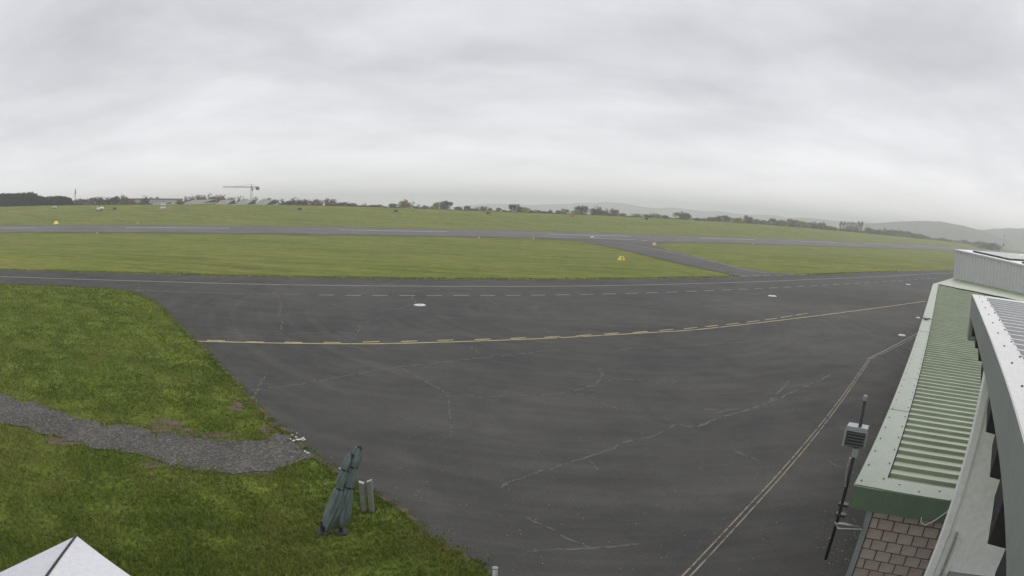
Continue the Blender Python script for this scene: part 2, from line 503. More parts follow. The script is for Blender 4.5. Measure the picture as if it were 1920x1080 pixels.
tag(apron, 'dark worn asphalt apron and parallel taxiway', None, None, 'structure')
AP = np.array(apron_poly)
from mathutils.bvhtree import BVHTree
BVH[apron.name] = BVHTree.FromPolygons([v.co[:] for v in apron.data.vertices], [p.vertices[:] for p in apron.data.polygons])

lawn_poly = [tuple(p) for p in le[::-1]] + [tuple(sd2xy(np.array(s), np.array(dl - 0.0))) for s in (left_s - 6, -45.0, -55.0, -60.0)] + [tuple(sd2xy(np.array(-60.0), np.array(-6.0))), tuple(sd2xy(np.array(2.0), np.array(-6.0)))]
lawn = draped('lawn', lawn_poly, 'lawn', 0.015)
tag(lawn, 'green lawn beside the apron with bare patches', None, None, 'structure')
LW = np.array(lawn_poly)

gp_top = [(-60, 725), (0, 742), (60, 757), (150, 785), (250, 806), (370, 821), (450, 827), (505, 829), (532, 812), (545, 820)]
gp_bot = [(592, 860), (560, 872), (540, 878), (500, 884), (430, 890), (350, 880), (250, 858), (150, 832), (80, 812), (0, 792), (-60, 778)]
gp = ground(gp_top + [(550, 828)] + gp_bot)
gp = resample(np.r_[gp, gp[:1]], 0.35)[:-1]
gp = gp + nrg.normal(0, 0.13, gp.shape)
path = draped('gravel_path', [tuple(p) for p in gp], 'gravel', 0.045, 3.0)
tag(path, 'grey gravel path curving across the lawn', None, None, 'structure')
soils = []
for cx, cy, rx, ry in ((312, 796, 34, 13), (444, 766, 15, 12), (500, 806, 20, 8), (400, 817, 75, 6), (320, 808, 60, 6), (520, 824, 24, 9), (530, 850, 36, 14), (480, 886, 50, 9), (300, 872, 60, 8), (120, 828, 50, 9)):
    pp = [(cx + rx * math.cos(a) * rnd.uniform(.6, 1.15), cy + ry * math.sin(a) * rnd.uniform(.6, 1.15)) for a in np.linspace(0, 2 * math.pi, 22)[:-1]]
    w = ground(pp); soils.append(w)
    o = draped('bare_soil', [tuple(p) for p in w], 'soil', 0.03, 3.0, lawn)

def inside(P, pts):
    x, y = pts[:, 0], pts[:, 1]
    r = np.zeros(len(pts), bool)
    j = len(P) - 1
    for i in range(len(P)):
        c = ((P[i, 1] > y) != (P[j, 1] > y)) & (x < (P[j, 0] - P[i, 0]) * (y - P[i, 1]) / (P[j, 1] - P[i, 1] + 1e-12) + P[i, 0])
        r ^= c; j = i
    return r

# runway and link taxiway
def band(name, s0, s1, d0, d1, mat, off, parent=None, ds=4.0, nd=6):
    s = np.arange(s0, s1 + .1, ds); d = np.linspace(d0, d1, nd)
    A, B = np.meshgrid(s, d); q = sd2xy(A.ravel(), B.ravel()); z = terrain_sd(A.ravel(), B.ravel()) + off
    n = len(s)
    return new_obj(name, np.c_[q, z], [(j * n + i, j * n + i + 1, (j + 1) * n + i + 1, (j + 1) * n + i) for j in range(nd - 1) for i in range(n - 1)], mat, parent)
run = band('runway', -240, 700, 142, 174, 'runway', 0.06)
tag(run, 'long grey asphalt runway with white dashed centre line', None, None, 'structure')
band('runway_shoulder', -240, 700, 139, 142, 'runway_dark', 0.055, run, 4, 2)
band('runway_shoulder', -240, 700, 174, 177, 'runway_dark', 0.055, run, 4, 2)
t0 = -63.65 - 0.2
for i in range(-4, 12):
    s0 = t0 + 30 + 60 * i
    band('centre_dash', s0, s0 + 30, 157.5, 158.7, 'dash_line', 0.10, run, 5, 2)
for i in range(-6, 20):
    s0 = -170 + 45 * i
    band('edge_dash', s0, s0 + rnd.uniform(9, 15), 143.0, 143.5, 'faint_line', 0.10, run, 5, 2)
lt = ground([(1395, 521), (1350, 511), (1280, 496), (1200, 477), (1150, 464), (1090, 452.5), (1000, 447.5)])
rt = ground([(1300, 455.0), (1250, 455.5), (1226, 459), (1255, 470), (1330, 489), (1400, 504.5), (1440, 511), (1500, 516)])
link = draped('link_taxiway', [tuple(p) for p in np.r_[lt, rt]], 'runway_dark', 0.05, 5.0)
tag(link, 'narrow asphalt taxiway joining the apron to the runway', None, None, 'structure')
strip('guide_line', ground([(1440, 513), (1400, 507), (1300, 483), (1220, 466), (1160, 456.5), (1120, 450.5)]), 0.55, 'faint_line', 0.075, link, 2.0)
strip('guide_line', ground([(1190, 450.3), (1150, 449.2), (1118, 447.6), (1107, 445.6), (1113, 443.6)]), 0.6, 'white_line', 0.12, link, 2.0)
strip('guide_line', ground([(1203, 451.7), (1216, 452.3)]), 1.1, 'white_line', 0.12, link, 2.0)
strip('guide_line', ground([(1250, 468), (1300, 480), (1345, 491)]), 0.5, 'faint_line', 0.075, link, 2.0)
for x in np.arange(1388, 1500, 22):
    strip('hold_dash', ground([(x, 519.6 - (x - 1388) * 0.030), (x + 13, 519.4 - (x - 1388) * 0.030)]), 0.30, 'pale_line', 0.085, link, 1.0)

# ------------------------------------------------------------------ apron markings
def sdline(s0, s1, d): return [tuple(sd2xy(np.array(s), np.array(d))) for s in np.arange(s0, s1 + .01, 2.0)]
strip('edge_line', sdline(-60, 130, 46.5), 0.22, 'pale_line', 0.06, apron, 1.5)
s = 5.4
while s < 100:
    ln = 1.05 + s * 0.008
    strip('edge_dash', sdline(s, s, 41.6) + [tuple(sd2xy(np.array(s + ln), np.array(41.6)))], 0.18, 'pale_line', 0.06, apron, .5)
    s += ln * 1.75
strip('edge_line', sdline(-22, 5, 41.7), 0.10, 'faint_line', 0.058, apron, 1.0)
strip('taxi_line', ground([(369, 641.5), (430, 643), (560, 645.6), (700, 646.5), (820, 643.5), (1000, 637), (1100, 632), (1200, 626), (1300, 620), (1400, 609), (1500, 597), (1600, 584), (1735, 565.5)]), 0.18, 'yellow_line', 0.06, apron, 0.5)
dpx = [(388, 640), (461, 642.6), (534, 643.5), (607, 643.6), (680, 643.4), (752, 642.2), (820, 640.4), (890, 638.8), (957, 636.4), (1021, 634.2), (1080, 631.4), (1133, 628), (1187, 625.2), (1236, 621.4), (1282, 618), (1322, 614), (1362, 610), (1400, 605.5), (1434, 601), (1464, 596.5), (1492, 592)]
for i, (x, y) in enumerate(dpx):
    w = 34 * (1 - i * 0.018)
    sl_y = 0.6 if i < 4 else -0.5 - i * 0.16
    strip('taxi_dash', ground([(x, y), (x + w, y + sl_y)]), 0.17, 'yellow_line', 0.062, apron, 0.4)
strip('apron_line', ground([(1627, 676), (1570, 757), (1522, 818), (1405, 949), (1345, 1013), (1282, 1080), (1262, 1100)]), 0.045, 'faint_line', 0.06, apron, 0.5)
strip('apron_line', ground([(1631, 676), (1576, 757), (1530, 818), (1415, 951), (1356, 1016), (1293, 1084), (1274, 1104)]), 0.045, 'faint_line', 0.06, apron, 0.5)
strip('apron_line', ground([(1626, 675), (1718, 627), (1760, 606)]), 0.06, 'pale_line', 0.06, apron, 0.5)
strip('apron_line', ground([(1632, 675.5), (1722, 630), (1764, 609)]), 0.06, 'faint_line', 0.06, apron, 0.5)
cracks = [
 [(520, 553), (527, 570), (525, 590), (529, 605), (526, 620)],
 [(462, 734), (560, 722), (650, 706), (745, 689), (800, 683), (900, 672), (990, 662), (1060, 655)],
 [(745, 689), (790, 712), (835, 738), (900, 745), (1000, 743), (1070, 736), (1120, 722), (1130, 706), (1122, 692)],
 [(840, 742), (842, 780), (848, 800), (845, 820)],
 [(1070, 737), (1110, 745), (1140, 762), (1175, 773)],
 [(1130, 717), (1180, 712), (1262, 722), (1268, 708)],
 [(935, 918), (1000, 890), (1080, 866), (1130, 850), (1170, 832), (1230, 818), (1265, 797), (1310, 803), (1345, 785), (1420, 765), (1490, 735), (1560, 703)],
 [(1240, 782), (1270, 797)],
 [(1318, 769), (1390, 768), (1340, 775)],
 [(1110, 865), (1119, 884)],
 [(985, 972), (1050, 1005), (1120, 1032)],
 [(1120, 1032), (1200, 1024)],
 [(1375, 846), (1420, 866)],
 [(622, 570), (660, 580), (710, 585), (760, 578), (780, 570), (772, 556)],
 [(668, 630), (675, 610), (700, 600), (718, 596)],
 [(555, 540), (558, 552)], [(765, 522), (690, 545)],
 [(900, 556), (935, 573)], [(1150, 660), (1180, 654), (1420, 640)],
 [(370, 634), (500, 629), (620, 624), (670, 626)],
 [(1020, 616), (1035, 629)], [(880, 650), (900, 665)],
 [(420, 745), (470, 760), (500, 700)], [(1480, 715), (1440, 755)],
 [(1540, 860), (1610, 893)], [(262, 530), (258, 548)], [(985, 1035), (1060, 1032), (1130, 1028)],
]
for cp in cracks:
    strip('crack_seal', ground(cp), 0.08, 'crack', 0.049, apron, 0.22, 0.035)
    if len(cp) > 4:
        strip('crack_seal', ground([(x + rnd.uniform(-5, 5), y + rnd.uniform(-2.5, 2.5)) for x, y in cp[1:-1]]), 0.035, 'crack', 0.0485, apron, 0.3, 0.05)
# ------------------------------------------------------------------ hills far off
MATS['hill'] = grass_mat('hill_woods', [(0.035, 0.050, 0.028), (0.05, 0.066, 0.034), (0.085, 0.085, 0.045), (0.09, 0.10, 0.05)], 0.02, 0.004)
def hill(name, label, px, dist, depth, mat='hill'):
    px = np.array(px, float)
    xs = np.linspace(px[0, 0], px[-1, 0], 90)
    ys = np.interp(xs, px[:, 0], px[:, 1])
    ys += np.convolve(nrg.normal(0, 1.0, 90), np.ones(3) / 3, mode='same') * 0.5
    v = ray(np.c_[xs, ys]); hl = np.hypot(v[:, 0], v[:, 1]); dr = v[:, :2] / hl[:, None]
    top = CAM_H + v[:, 2] / hl * dist
    rows = []
    for k_, (dd, zf) in enumerate(((-depth, 0.0), (-depth * .6, .30), (-depth * .3, .68), (-depth * .1, .94), (0, 1.0), (depth * .2, .9), (depth * .6, .45), (depth, 0))):
        z = -50 + (top + 50) * zf * (1 if k_ == 4 else nrg.uniform(.94, 1.0, 90))
        rows.append(np.c_[dr * (dist + dd), z])
    V = np.concatenate(rows); n = 90
    o = new_obj(name, V, [(j * n + i, j * n + i + 1, (j + 1) * n + i + 1, (j + 1) * n + i) for j in range(7) for i in range(n - 1)], mat, None, True)
    return tag(o, label, None, None, 'structure')
hill('hills', 'long pale grey hill range fading into the mist beyond the field', [(780, 395), (870, 386), (920, 382), (1000, 384), (1090, 381), (1130, 379), (1165, 381), (1180, 384), (1230, 391), (1260, 389), (1320, 396), (1345, 395), (1380, 401), (1450, 403), (1480, 409), (1560, 418), (1640, 432)], 2900, 700)
hill('hills', 'low misty hill rising behind the poplars', [(1400, 420), (1460, 412), (1490, 408), (1520, 409), (1580, 415), (1640, 418), (1700, 425), (1780, 440)], 2400, 500)
hill('hills', 'darker wooded hill sloping down above the white shed', [(1560, 432), (1620, 420), (1660, 417), (1730, 414), (1760, 415), (1800, 422), (1840, 432), (1880, 446), (1900, 455)], 1700, 420)
hill('hills', 'dim valley slope at the far end of the runway', [(1790, 440), (1830, 432), (1870, 428), (1920, 428), (1980, 430), (2060, 432)], 2100, 450)

# ------------------------------------------------------------------ green-roofed building (local x = b to the right, y = a away from camera)
BAZ = math.radians(42.4)
ZR = 3.70                                   # green roof level
MATS['green_flash'] = paint('pale_green_sheet', (0.220, 0.268, 0.210), 0.5, 0.06, 1.5, (0.185, 0.225, 0.172))
MATS['green_roof'] = paint('green_corrugated_sheet', (0.250, 0.300, 0.195), 0.5, 0.12, 1.3, (0.195, 0.220, 0.130))
MATS['green_dark'] = paint('dark_green_fascia', (0.130, 0.190, 0.128), 0.45, 0.10, 1.2, (0.105, 0.150, 0.100))
MATS['screw'] = paint('screw_steel', (0.09, 0.09, 0.085), 0.4, 0.2)
MATS['white_sheet'] = paint('white_coated_sheet', (0.47, 0.475, 0.47), 0.45, 0.05, 1.2)
MATS['grey_fascia'] = paint('grey_coated_fascia', (0.28, 0.305, 0.295), 0.45, 0.06, 1.0, (0.245, 0.265, 0.255))
MATS['white_wall'] = paint('white_render', (0.82, 0.82, 0.83), 0.8, 0.03, 0.9, (0.74, 0.74, 0.74))
MATS['dark_wood'] = paint('dark_stained_timber', (0.035, 0.034, 0.038), 0.7, 0.3, 4)
MATS['brick'] = paint('buff_brick', (0.45, 0.385, 0.34), 0.85, 0.22, 3.5)
MATS['brick_b'] = paint('brown_brick', (0.42, 0.35, 0.31), 0.85, 0.22, 3.5)
MATS['mortar'] = paint('grey_brown_mortar', (0.105, 0.080, 0.066), 0.9, 0.15, 6)
MATS['grey_trim'] = paint('grey_corner_trim', (0.30, 0.33, 0.34), 0.5, 0.06)
MATS['black_rubber'] = paint('black_cable', (0.02, 0.02, 0.02), 0.5)
MATS['white_cable'] = paint('white_cable', (0.6, 0.6, 0.55), 0.5)
MATS['moss'] = paint('mossy_bitumen', (0.085, 0.085, 0.06), 0.9, 0.4, 5)
MATS['steel'] = paint('galvanised_steel', (0.45, 0.45, 0.45), 0.35, 0.15, 6, None, 0.5, 0.6)
MATS['dark_steel'] = paint('dark_weathered_steel', (0.035, 0.036, 0.038), 0.5, 0.2, 6)

term = empty('terminal_building', (0, 0, 0), -BAZ)
tag(term, 'low brick building with green corrugated metal roof beside the apron', 'building')
A0, A1 = 7.59, 43.6
BL, BI = -0.78, -0.33
def corr(b0, b1, a0, a1, z, pitch, hgt, mat, name, parent, clip=None):
    """trapezoid sheet, ribs across (along x)"""
    prof = []
    a = a0
    while a < a1 - 1e-6:
        for da, h in ((0.0, 0), (pitch * .64, 0), (pitch * .74, hgt), (pitch * .88, hgt), (pitch * .98, 0)):
            if a + da < a1: prof.append((a + da, h))
        a += pitch
    prof.append((a1, 0))
    V = []; n = len(prof)
    for b_i in (0, 1):
        for (aa, h) in prof:
            bb = (b0, b1)[b_i] if clip is None else (clip(aa)[b_i])
            V.append((bb, aa, z + h))
    F = [(i, i + n, i + n + 1, i + 1) for i in range(n - 1)]
    return new_obj(name, V, F, mat, parent)
sheet_w = 2.052
a = 8.0
while a < 42.8:
    corr(BI + 0.02, 9.0, a, min(a + sheet_w, 42.8), ZR - 0.035, 0.342, 0.047, 'green_roof', 'roof_sheet', term)
    a += sheet_w + 0.002
# far smooth sheet up to the white shed
MB().prism([(BI, 42.8, ZR - 0.2), (9.0, 38.0, ZR - 0.2), (9.6, 45.0, ZR - 0.2), (1.1, 53.0, ZR - 0.2)], [(BI, 42.9, ZR + 0.03), (9.0, 38.1, ZR + 0.03), (9.6, 45.0, ZR + 0.03), (1.1, 53.0, ZR + 0.03)]).build('far_roof_sheet', 'green_dark' if False else 'green_roof', term)
# edge flashing in lengths, with lap joints
fl = [(A0, 11.4), (11.4, 16.2), (16.2, 21.5), (21.5, 28.0), (28.0, 35.5), (35.5, A1)]
for i, (p, q) in enumerate(fl):
    MB().box(BL, BI, p + 0.012, q, ZR - 0.02, ZR + 0.028 + 0.006 * (i % 2)).build('edge_flashing', 'green_flash', term)
MB().box(BI, 3.2, A0, 8.0, ZR - 0.02, ZR + 0.031).build('front_flashing', 'green_flash', term)
MB().prism([(BL, A1, ZR - .02), (BI, A1, ZR - .02), (1.45, 52.4, ZR - .02), (1.05, 53.0, ZR - .02)], [(BL, A1, ZR + .036), (BI, A1, ZR + .036), (1.45, 52.4, ZR + .036), (1.05, 53.0, ZR + .036)]).build('edge_flashing', 'green_flash', term)
MB().box(BL - 0.012, 3.2, A0 - 0.02, A0 - 0.004, ZR - 0.31, ZR + 0.018).build('front_fascia', 'green_dark', term)
MB().box(BL - 0.014, BL - 0.002, A0, A1, ZR - 0.31, ZR + 0.018).build('side_fascia', 'green_dark', term)
MB().box(BL, 9.0, A0, 42.6, ZR - 0.30, ZR - 0.24).build('soffit', 'green_dark', term)
sc_me = None
def screw(x, y, z, parent, mat='screw', r=0.014):
    global sc_me
    if sc_me is None:
        sc_me = bpy.data.meshes.new('screw'); t = MB().lathe([(1, 0), (1, .5), (.5, .9)], 6)
        sc_me.from_pydata(t.v, [], t.f); sc_me.materials.append(MATS['screw'])
    o = bpy.data.objects.new('screw', sc_me); COL.objects.link(o); o.parent = parent; o.location = (x, y, z); o.scale = (r, r, r)
for aa in np.arange(7.75, 24, 0.62):
    screw(BL + 0.07, aa, ZR + 0.034, term); screw(BI - 0.05, aa + 0.2, ZR + 0.034, term)
for bb in np.arange(-0.1, 1.0, 0.34):
    screw(bb, A0 + 0.12 + 0.13 * (int(bb * 10) % 2), ZR + 0.03, term)
# walls
WA, WB = 7.78, -0.40
wall = MB().box(WB, 9.0, WA, 42.4, 0.0, ZR - 0.302).build('wall', 'mortar', term)
BW, BH = 0.262, 0.170
bms = []
for mi, mt in enumerate(('brick', 'brick_b')):
    bm = bmesh.new(); bmesh.ops.create_cube(bm, size=1.0)
    for v in bm.verts: v.co = Vector((v.co.x * (BW - 0.016), v.co.y * 0.05, v.co.z * (BH - 0.016)))
    bmesh.ops.bevel(bm, geom=bm.edges[:], offset=0.005, segments=1, affect='EDGES')
    me = bpy.data.meshes.new('brick'); bm.to_mesh(me); bm.free(); me.materials.append(MATS[mt]); bms.append(me)
half = []
for me in bms:
    h_ = me.copy()
    for v in h_.vertices: v.co.x *= 0.47
    half.append(h_)
row = 0
z = ZR - 0.31 - BH / 2
while z > 1.0:
    x0 = WB + 0.012
    k_ = 0
    while x0 < 1.35:
        h2 = (row % 2 == 1 and k_ == 0)
        me = rnd.choice(half if h2 else bms)
        w = BW / 2 if h2 else BW
        o = bpy.data.objects.new('brick', me); COL.objects.link(o); o.parent = wall
        o.location = (x0 + w / 2, WA - 0.012 + rnd.uniform(-.003, .003), z)
        x0 += w; k_ += 1
    z -= BH; row += 1
MB().box(WB - 0.09, WB + 0.006, WA - 0.06, WA + 0.10, 0.0, ZR - 0.303).build('corner_trim', 'grey_trim', term)
MB().box(WB + 0.02, 1.4, WA - 0.05, WA - 0.03, ZR - 0.345, ZR - 0.305).build('top_trim', 'grey_trim', term)
MB().tube([(0.8, A0 + .05, ZR + .05), (0.84, A0 - .03, ZR + .0), (0.78, A0 - .05, ZR - .12), (0.62, A0 - .06, ZR - .27), (0.50, A0 - .05, ZR - .36), (0.42, A0 - .04, ZR - .33), (0.40, A0 - .03, ZR - .26)], 0.011, 6).build('cable_loop', 'white_cable', term, True)
# dark cable lying over the far roof
pts = []
for t in np.linspace(0, 1, 26):
    pts.append((BI + 0.1 + t * 7.3, 43.2 - t * 4.4 + 0.10 * math.sin(t * 19) + .05 * math.sin(t * 47), ZR + 0.05))
cb = MB().tube(pts, 0.05, 6).build('roof_cable', 'black_rubber', None, True)
cb.rotation_euler = (0, 0, -BAZ)
tag(cb, 'thin black cable lying across the far end of the green roof', 'cable')
# small dark spiked fitting on the roof edge
sp = empty('bird_spike', tuple(Matrix.Rotation(-BAZ, 3, 'Z') @ Vector((-0.62, 24.6, ZR + 0.03))), 0.3)
tag(sp, 'small dark spiky fitting on the green roof edge', 'roof spike')
MB().box(-.06, .06, -.06, .06, 0, .05).build('base', 'dark_steel', sp)
for k_ in range(7):
    a = k_ * 2 * math.pi / 7
    MB().tube([(0, 0, .04), (.30 * math.cos(a), .30 * math.sin(a), .05 + .05 * (k_ % 2))], [0.02, .01], 5).build('spike', 'dark_steel', sp)

# ------------------------------------------------------------------ white upper roof
tow = empty('tower_building', (0, 0, 0), -BAZ)
tag(tow, 'white walled upper storey with grey fascia and white corrugated roof', 'building')
ZT_, ZB_ = 6.18, 5.87
FB = 0.61
AF = 9.9
corr(0.86, 6.0, -1.0, AF - 0.30, ZT_ - 0.045, 0.28, 0.055, 'white_sheet', 'roof_sheet', tow)
MB().box(FB, 0.88, 1.0 - 2.0, AF, ZT_ - 0.02, ZT_ + 0.004).build('edge_flashing', 'white_sheet', tow)
MB().box(0.88, 6.0, AF - 0.31, AF, ZT_ - 0.02, ZT_ + 0.006).build('end_flashing', 'white_sheet', tow)
MB().box(FB - 0.012, FB - 0.002, -1.0, AF + 0.01, ZB_, ZT_ + 0.004).build('fascia', 'grey_fascia', tow)
MB().box(FB - 0.012, 6.0, AF + 0.012, AF + 0.022, ZB_, ZT_ + 0.003).build('end_fascia', 'grey_fascia', tow)
MB().box(FB + 0.02, 6.0, -1.0, AF - 0.02, ZB_ + 0.04, ZB_ + 0.07).build('soffit', 'white_wall', tow)
for i, aa in enumerate((1.15, 1.98, 2.80, 3.57, 4.48, 5.85, 6.75, 7.67, 8.79)):      # shaped rafter tails below the fascia
    zt = ZB_ + 0.05
    drop = (.27, .27, .27, .21, .21, .18, .12, .14, .17)[i]
    pr = [(0.612, zt), (0.612, ZB_ - drop), (1.05, ZB_ - drop - .05), (1.05, zt)]
    pr2 = [(0.612, zt), (0.612, ZB_ - drop * .55), (1.05, ZB_ - drop - .05), (1.05, zt)]
    MB().prism([(b, aa - 0.02, z) for b, z in pr], [(b, aa + 0.30, z) for b, z in pr2]).build('rafter_tail', 'dark_wood', tow)
MB().prism([(0.60, 9.55, ZB_ - .36), (1.0, 9.55, ZB_ - .36), (1.0, 9.55, ZB_ + .05), (0.60, 9.55, ZB_ + .05)], [(0.60, 9.9, ZB_ - .36), (1.0, 9.9, ZB_ - .36), (1.0, 9.9, ZB_ + .05), (0.60, 9.9, ZB_ + .05)]).build('end_bracket', 'grey_fascia', tow)
MB().box(0.66, 5.9, 5.5, 5.68, 3.86, ZB_ + 0.03).build('wall', 'white_wall', tow)
MB().box(0.60, 0.68, 5.46, 5.70, 0.2, ZB_ + 0.03).build('corner_post', 'white_wall', tow)
MB().box(0.685, 0.86, 5.485, 5.499, 0.2, 4.25).build('edge_panel', 'white_wall', tow)
MB().tube([(0.775, 5.46, 0.2), (0.775, 5.46, 4.32)], 0.018, 6).build('conduit', 'grey_trim', tow)
MB().box(0.87, 5.9, 5.38, 5.52, 3.80, 3.855).build('sill', 'grey_trim', tow)
MB().box(0.87, 5.9, 3.9, 5.66, 3.45, 3.60).build('lower_ledge', 'moss', tow)
MB().box(0.90, 5.9, 5.52, 5.66, 0.0, 3.45).build('lower_wall', 'mortar', tow)
MB().box(2.3, 6.0, -1.0, 5.4, 0.0, 3.4).build('lower_wall', 'white_wall', tow)
for aa in np.arange(1.6, AF, 0.72):
    screw(FB + 0.12, aa, ZT_ + 0.004, tow, r=0.011); screw(0.85, aa + .3, ZT_ + 0.004, tow, r=0.011)

# ------------------------------------------------------------------ white shed with solar panels
shed = empty('white_shed', (0, 0, 0), -BAZ)
tag(shed, 'white ribbed metal shed with grey solar panels behind the green roof', 'shed')
MATS['shed_wall'] = paint('white_ribbed_wall', (0.62, 0.625, 0.61), 0.5, 0.05, .8)
MATS['panel_glass'] = paint('solar_glass', (0.15, 0.15, 0.17), 0.25, 0.1, 1.0, None, 0.5)
MATS['roof_white'] = paint('bright_roof_sheet', (0.62, 0.62, 0.62), 0.5, 0.04, .8)
C0 = Vector((1.10, 53.0)); C1 = Vector((10.2, 44.2))
wdir = (C1 - C0); L_ = wdir.length; wdir /= L_
wn = Vector((-wdir.y, wdir.x))
if wn.dot(-C0) < 0: wn = -wn
zt0, zt1 = 6.15, 5.70
def wtop(t): return zt0 + (zt1 - zt0) * t / L_
ribs = []
t = 0.0
while t < L_:
    for dt, o_ in ((0, 0), (.18, 0), (.22, .06), (.36, .06), (.40, 0)):
        if t + dt <= L_: ribs.append((t + dt, o_))
    t += 0.42
V = []
for t, o_ in ribs:
    p = C0 + wdir * t + wn * (o_ + .002)
    V += [(p.x, p.y, ZR - 0.15), (p.x, p.y, wtop(t) - 0.12)]
new_obj('ribbed_wall', V, [(2 * i, 2 * i + 2, 2 * i + 3, 2 * i + 1) for i in range(len(ribs) - 1)], 'shed_wall', shed)
bk = -wn * 24
def q3(p, z): return (p.x, p.y, z)
rise = 0.55
MB().prism([q3(C0, 0), q3(C1, 0), q3(C1 + bk, 0), q3(C0 + bk, 0)], [q3(C0, wtop(0) - .14), q3(C1, wtop(L_) - .14), q3(C1 + bk, wtop(L_) + rise - .14), q3(C0 + bk, wtop(0) + rise - .14)]).build('wall', 'shed_wall', shed)
o1 = wn * 0.12
MB().prism([q3(C0 + o1, wtop(0) - .14), q3(C1 + o1, wtop(L_) - .14), q3(C1 + bk, wtop(L_) + rise - .13), q3(C0 + bk, wtop(0) + rise - .13)], [q3(C0 + o1, wtop(0)), q3(C1 + o1, wtop(L_)), q3(C1 + bk, wtop(L_) + rise), q3(C0 + bk, wtop(0) + rise)]).build('roof', 'roof_white', shed)
MATS['panel_frame'] = MATS['dark_steel']
def on_roof(t, dep, h): 
    p = C0 + wdir * t - wn * dep
    return (p.x, p.y, wtop(t) + rise * dep / 24 + h)
for (ta, tb, da, db) in ((1.7, 6.6, 0.9, 9.0), (8.2, 12.5, 0.9, 9.0), (1.7, 6.6, 11, 20), (8.2, 12.5, 11, 20)):
    fr = MB().prism([on_roof(ta, da, .02), on_roof(tb, da, .02), on_roof(tb, db, .02), on_roof(ta, db, .02)], [on_roof(ta, da, .12), on_roof(tb, da, .12), on_roof(tb, db, .12), on_roof(ta, db, .12)]).build('solar_panel', 'dark_steel', shed)
    nx, ny = 3, 4
    for i in range(nx):
        for j in range(ny):
            u0 = ta + .10 + (tb - ta - .2) * i / nx; u1 = ta + .10 + (tb - ta - .2) * (i + 1) / nx - .03
            v0 = da + .10 + (db - da - .2) * j / ny; v1 = da + .10 + (db - da - .2) * (j + 1) / ny - .03
            MB().prism([on_roof(u0, v0, .121), on_roof(u1, v0, .121), on_roof(u1, v1, .121), on_roof(u0, v1, .121)], [on_roof(u0, v0, .14), on_roof(u1, v0, .14), on_roof(u1, v1, .14), on_roof(u0, v1, .14)]).build('panel_glass', 'panel_glass', fr)

# ------------------------------------------------------------------ instrument mast on the eave
def bl(b, a, z): return Matrix.Rotation(-BAZ, 3, 'Z') @ Vector((b, a, z))
MATS['louvre_grey'] = paint('grey_louvre', (0.10, 0.10, 0.10), 0.6)
mast = empty('instrument_mast', tuple(bl(-0.90, 7.66, 2.45)), -BAZ)
tag(mast, 'dark instrument mast clamped to the corner of the green eave', 'mast')
MB().tube([(0, 0, 0), (-.015, 0.02, 2.40)], 0.026, 10).build('pole', 'dark_steel', mast, True)
MB().lathe([(.03, 2.40), (.034, 2.41), (.034, 2.46), (.02, 2.475)], 10, (-.015, .02)).build('cap', 'grey_trim', mast)
hs = MB().prism([(-.22, -.05, 1.99), (.11, -.05, 1.99), (.11, .14, 1.99), (-.22, .14, 1.99)], [(-.20, -.04, 2.05), (.11, -.04, 2.05), (.11, .13, 2.05), (-.20, .13, 2.05)]).build('sensor_housing', 'grey_trim', mast)
for i in range(5):
    zz_ = 1.955 - i * 0.042
    MB().prism([(-.20, -.05, zz_), (.12, -.05, zz_), (.12, .14, zz_), (-.20, .14, zz_)], [(-.17, -.03, zz_ + .02), (.09, -.03, zz_ + .02), (.09, .12, zz_ + .02), (-.17, .12, zz_ + .02)]).build('louvre', 'louvre_grey', hs)
MB().box(-.222, -.185, -.052, .142, 1.77, 1.988).build('side_plate', 'grey_trim', hs)
MB().box(-.14, .06, -.02, .11, 1.77, 1.99).build('core', 'black_rubber', hs)
MB().box(-.045, .04, -.05, .05, 1.64, 1.76).build('clamp', 'grey_trim', mast)
MB().tube([(-.05, -.03, 1.62), (-.065, -.04, 1.5), (-.045, -.035, 1.34), (-.02, -.03, 1.2)], 0.014, 6).build('signal_cable', 'steel', mast)
MB().box(-.05, .11, -.045, .045, 0.90, 0.94).build('bracket', 'dark_steel', mast)
MB().box(-.05, .11, -.045, .045, 0.74, 0.78).build('bracket', 'dark_steel', mast)
MB().tube([(0.0, -.06, .62), (.06, -.07, .66), (.22, -.06, .66), (.42, 0.02, .62)], 0.022, 8).build('support_arm', 'steel', mast, True)
MB().tube([(-.03, -.05, .66), (.05, -.08, .58), (.25, -.05, .60), (.42, 0.0, .60)], 0.009, 6).build('loose_cable', 'white_cable', mast)

# ------------------------------------------------------------------ things on the apron and lawn
def zof(p): return float(terrain(p[0], p[1])[0])
MATS['disc_white'] = paint('white_painted_disc', (0.72, 0.72, 0.72), 0.6, 0.05)
for (x, y, r, lab) in ((787, 573.5, .38, 'large round white disc on the asphalt below the dashed line'), (1448, 556, .42, 'round white disc on the apron below the link taxiway'), (1703, 534, .40, 'round white disc closest to the white ribbed shed'), (1691, 630, .30, 'small faded round disc beside the bend of the double line'), (1722, 597, .26, 'little white disc next to the green roof edge')):
    p = ground([(x, y)])[0]
    o = empty('marker_disc', (p[0], p[1], zof(p) + 0.03)); tag(o, lab, 'marker', 'white marker discs on the apron')
    MB().lathe([(r, 0), (r, .03), (r * .9, .055), (r * .2, .065)], 24).build('disc', 'disc_white', o)
    MB().lathe([(r * .14, .06), (r * .14, .085), (r * .08, .09)], 10).build('hub', 'grey_trim', o)

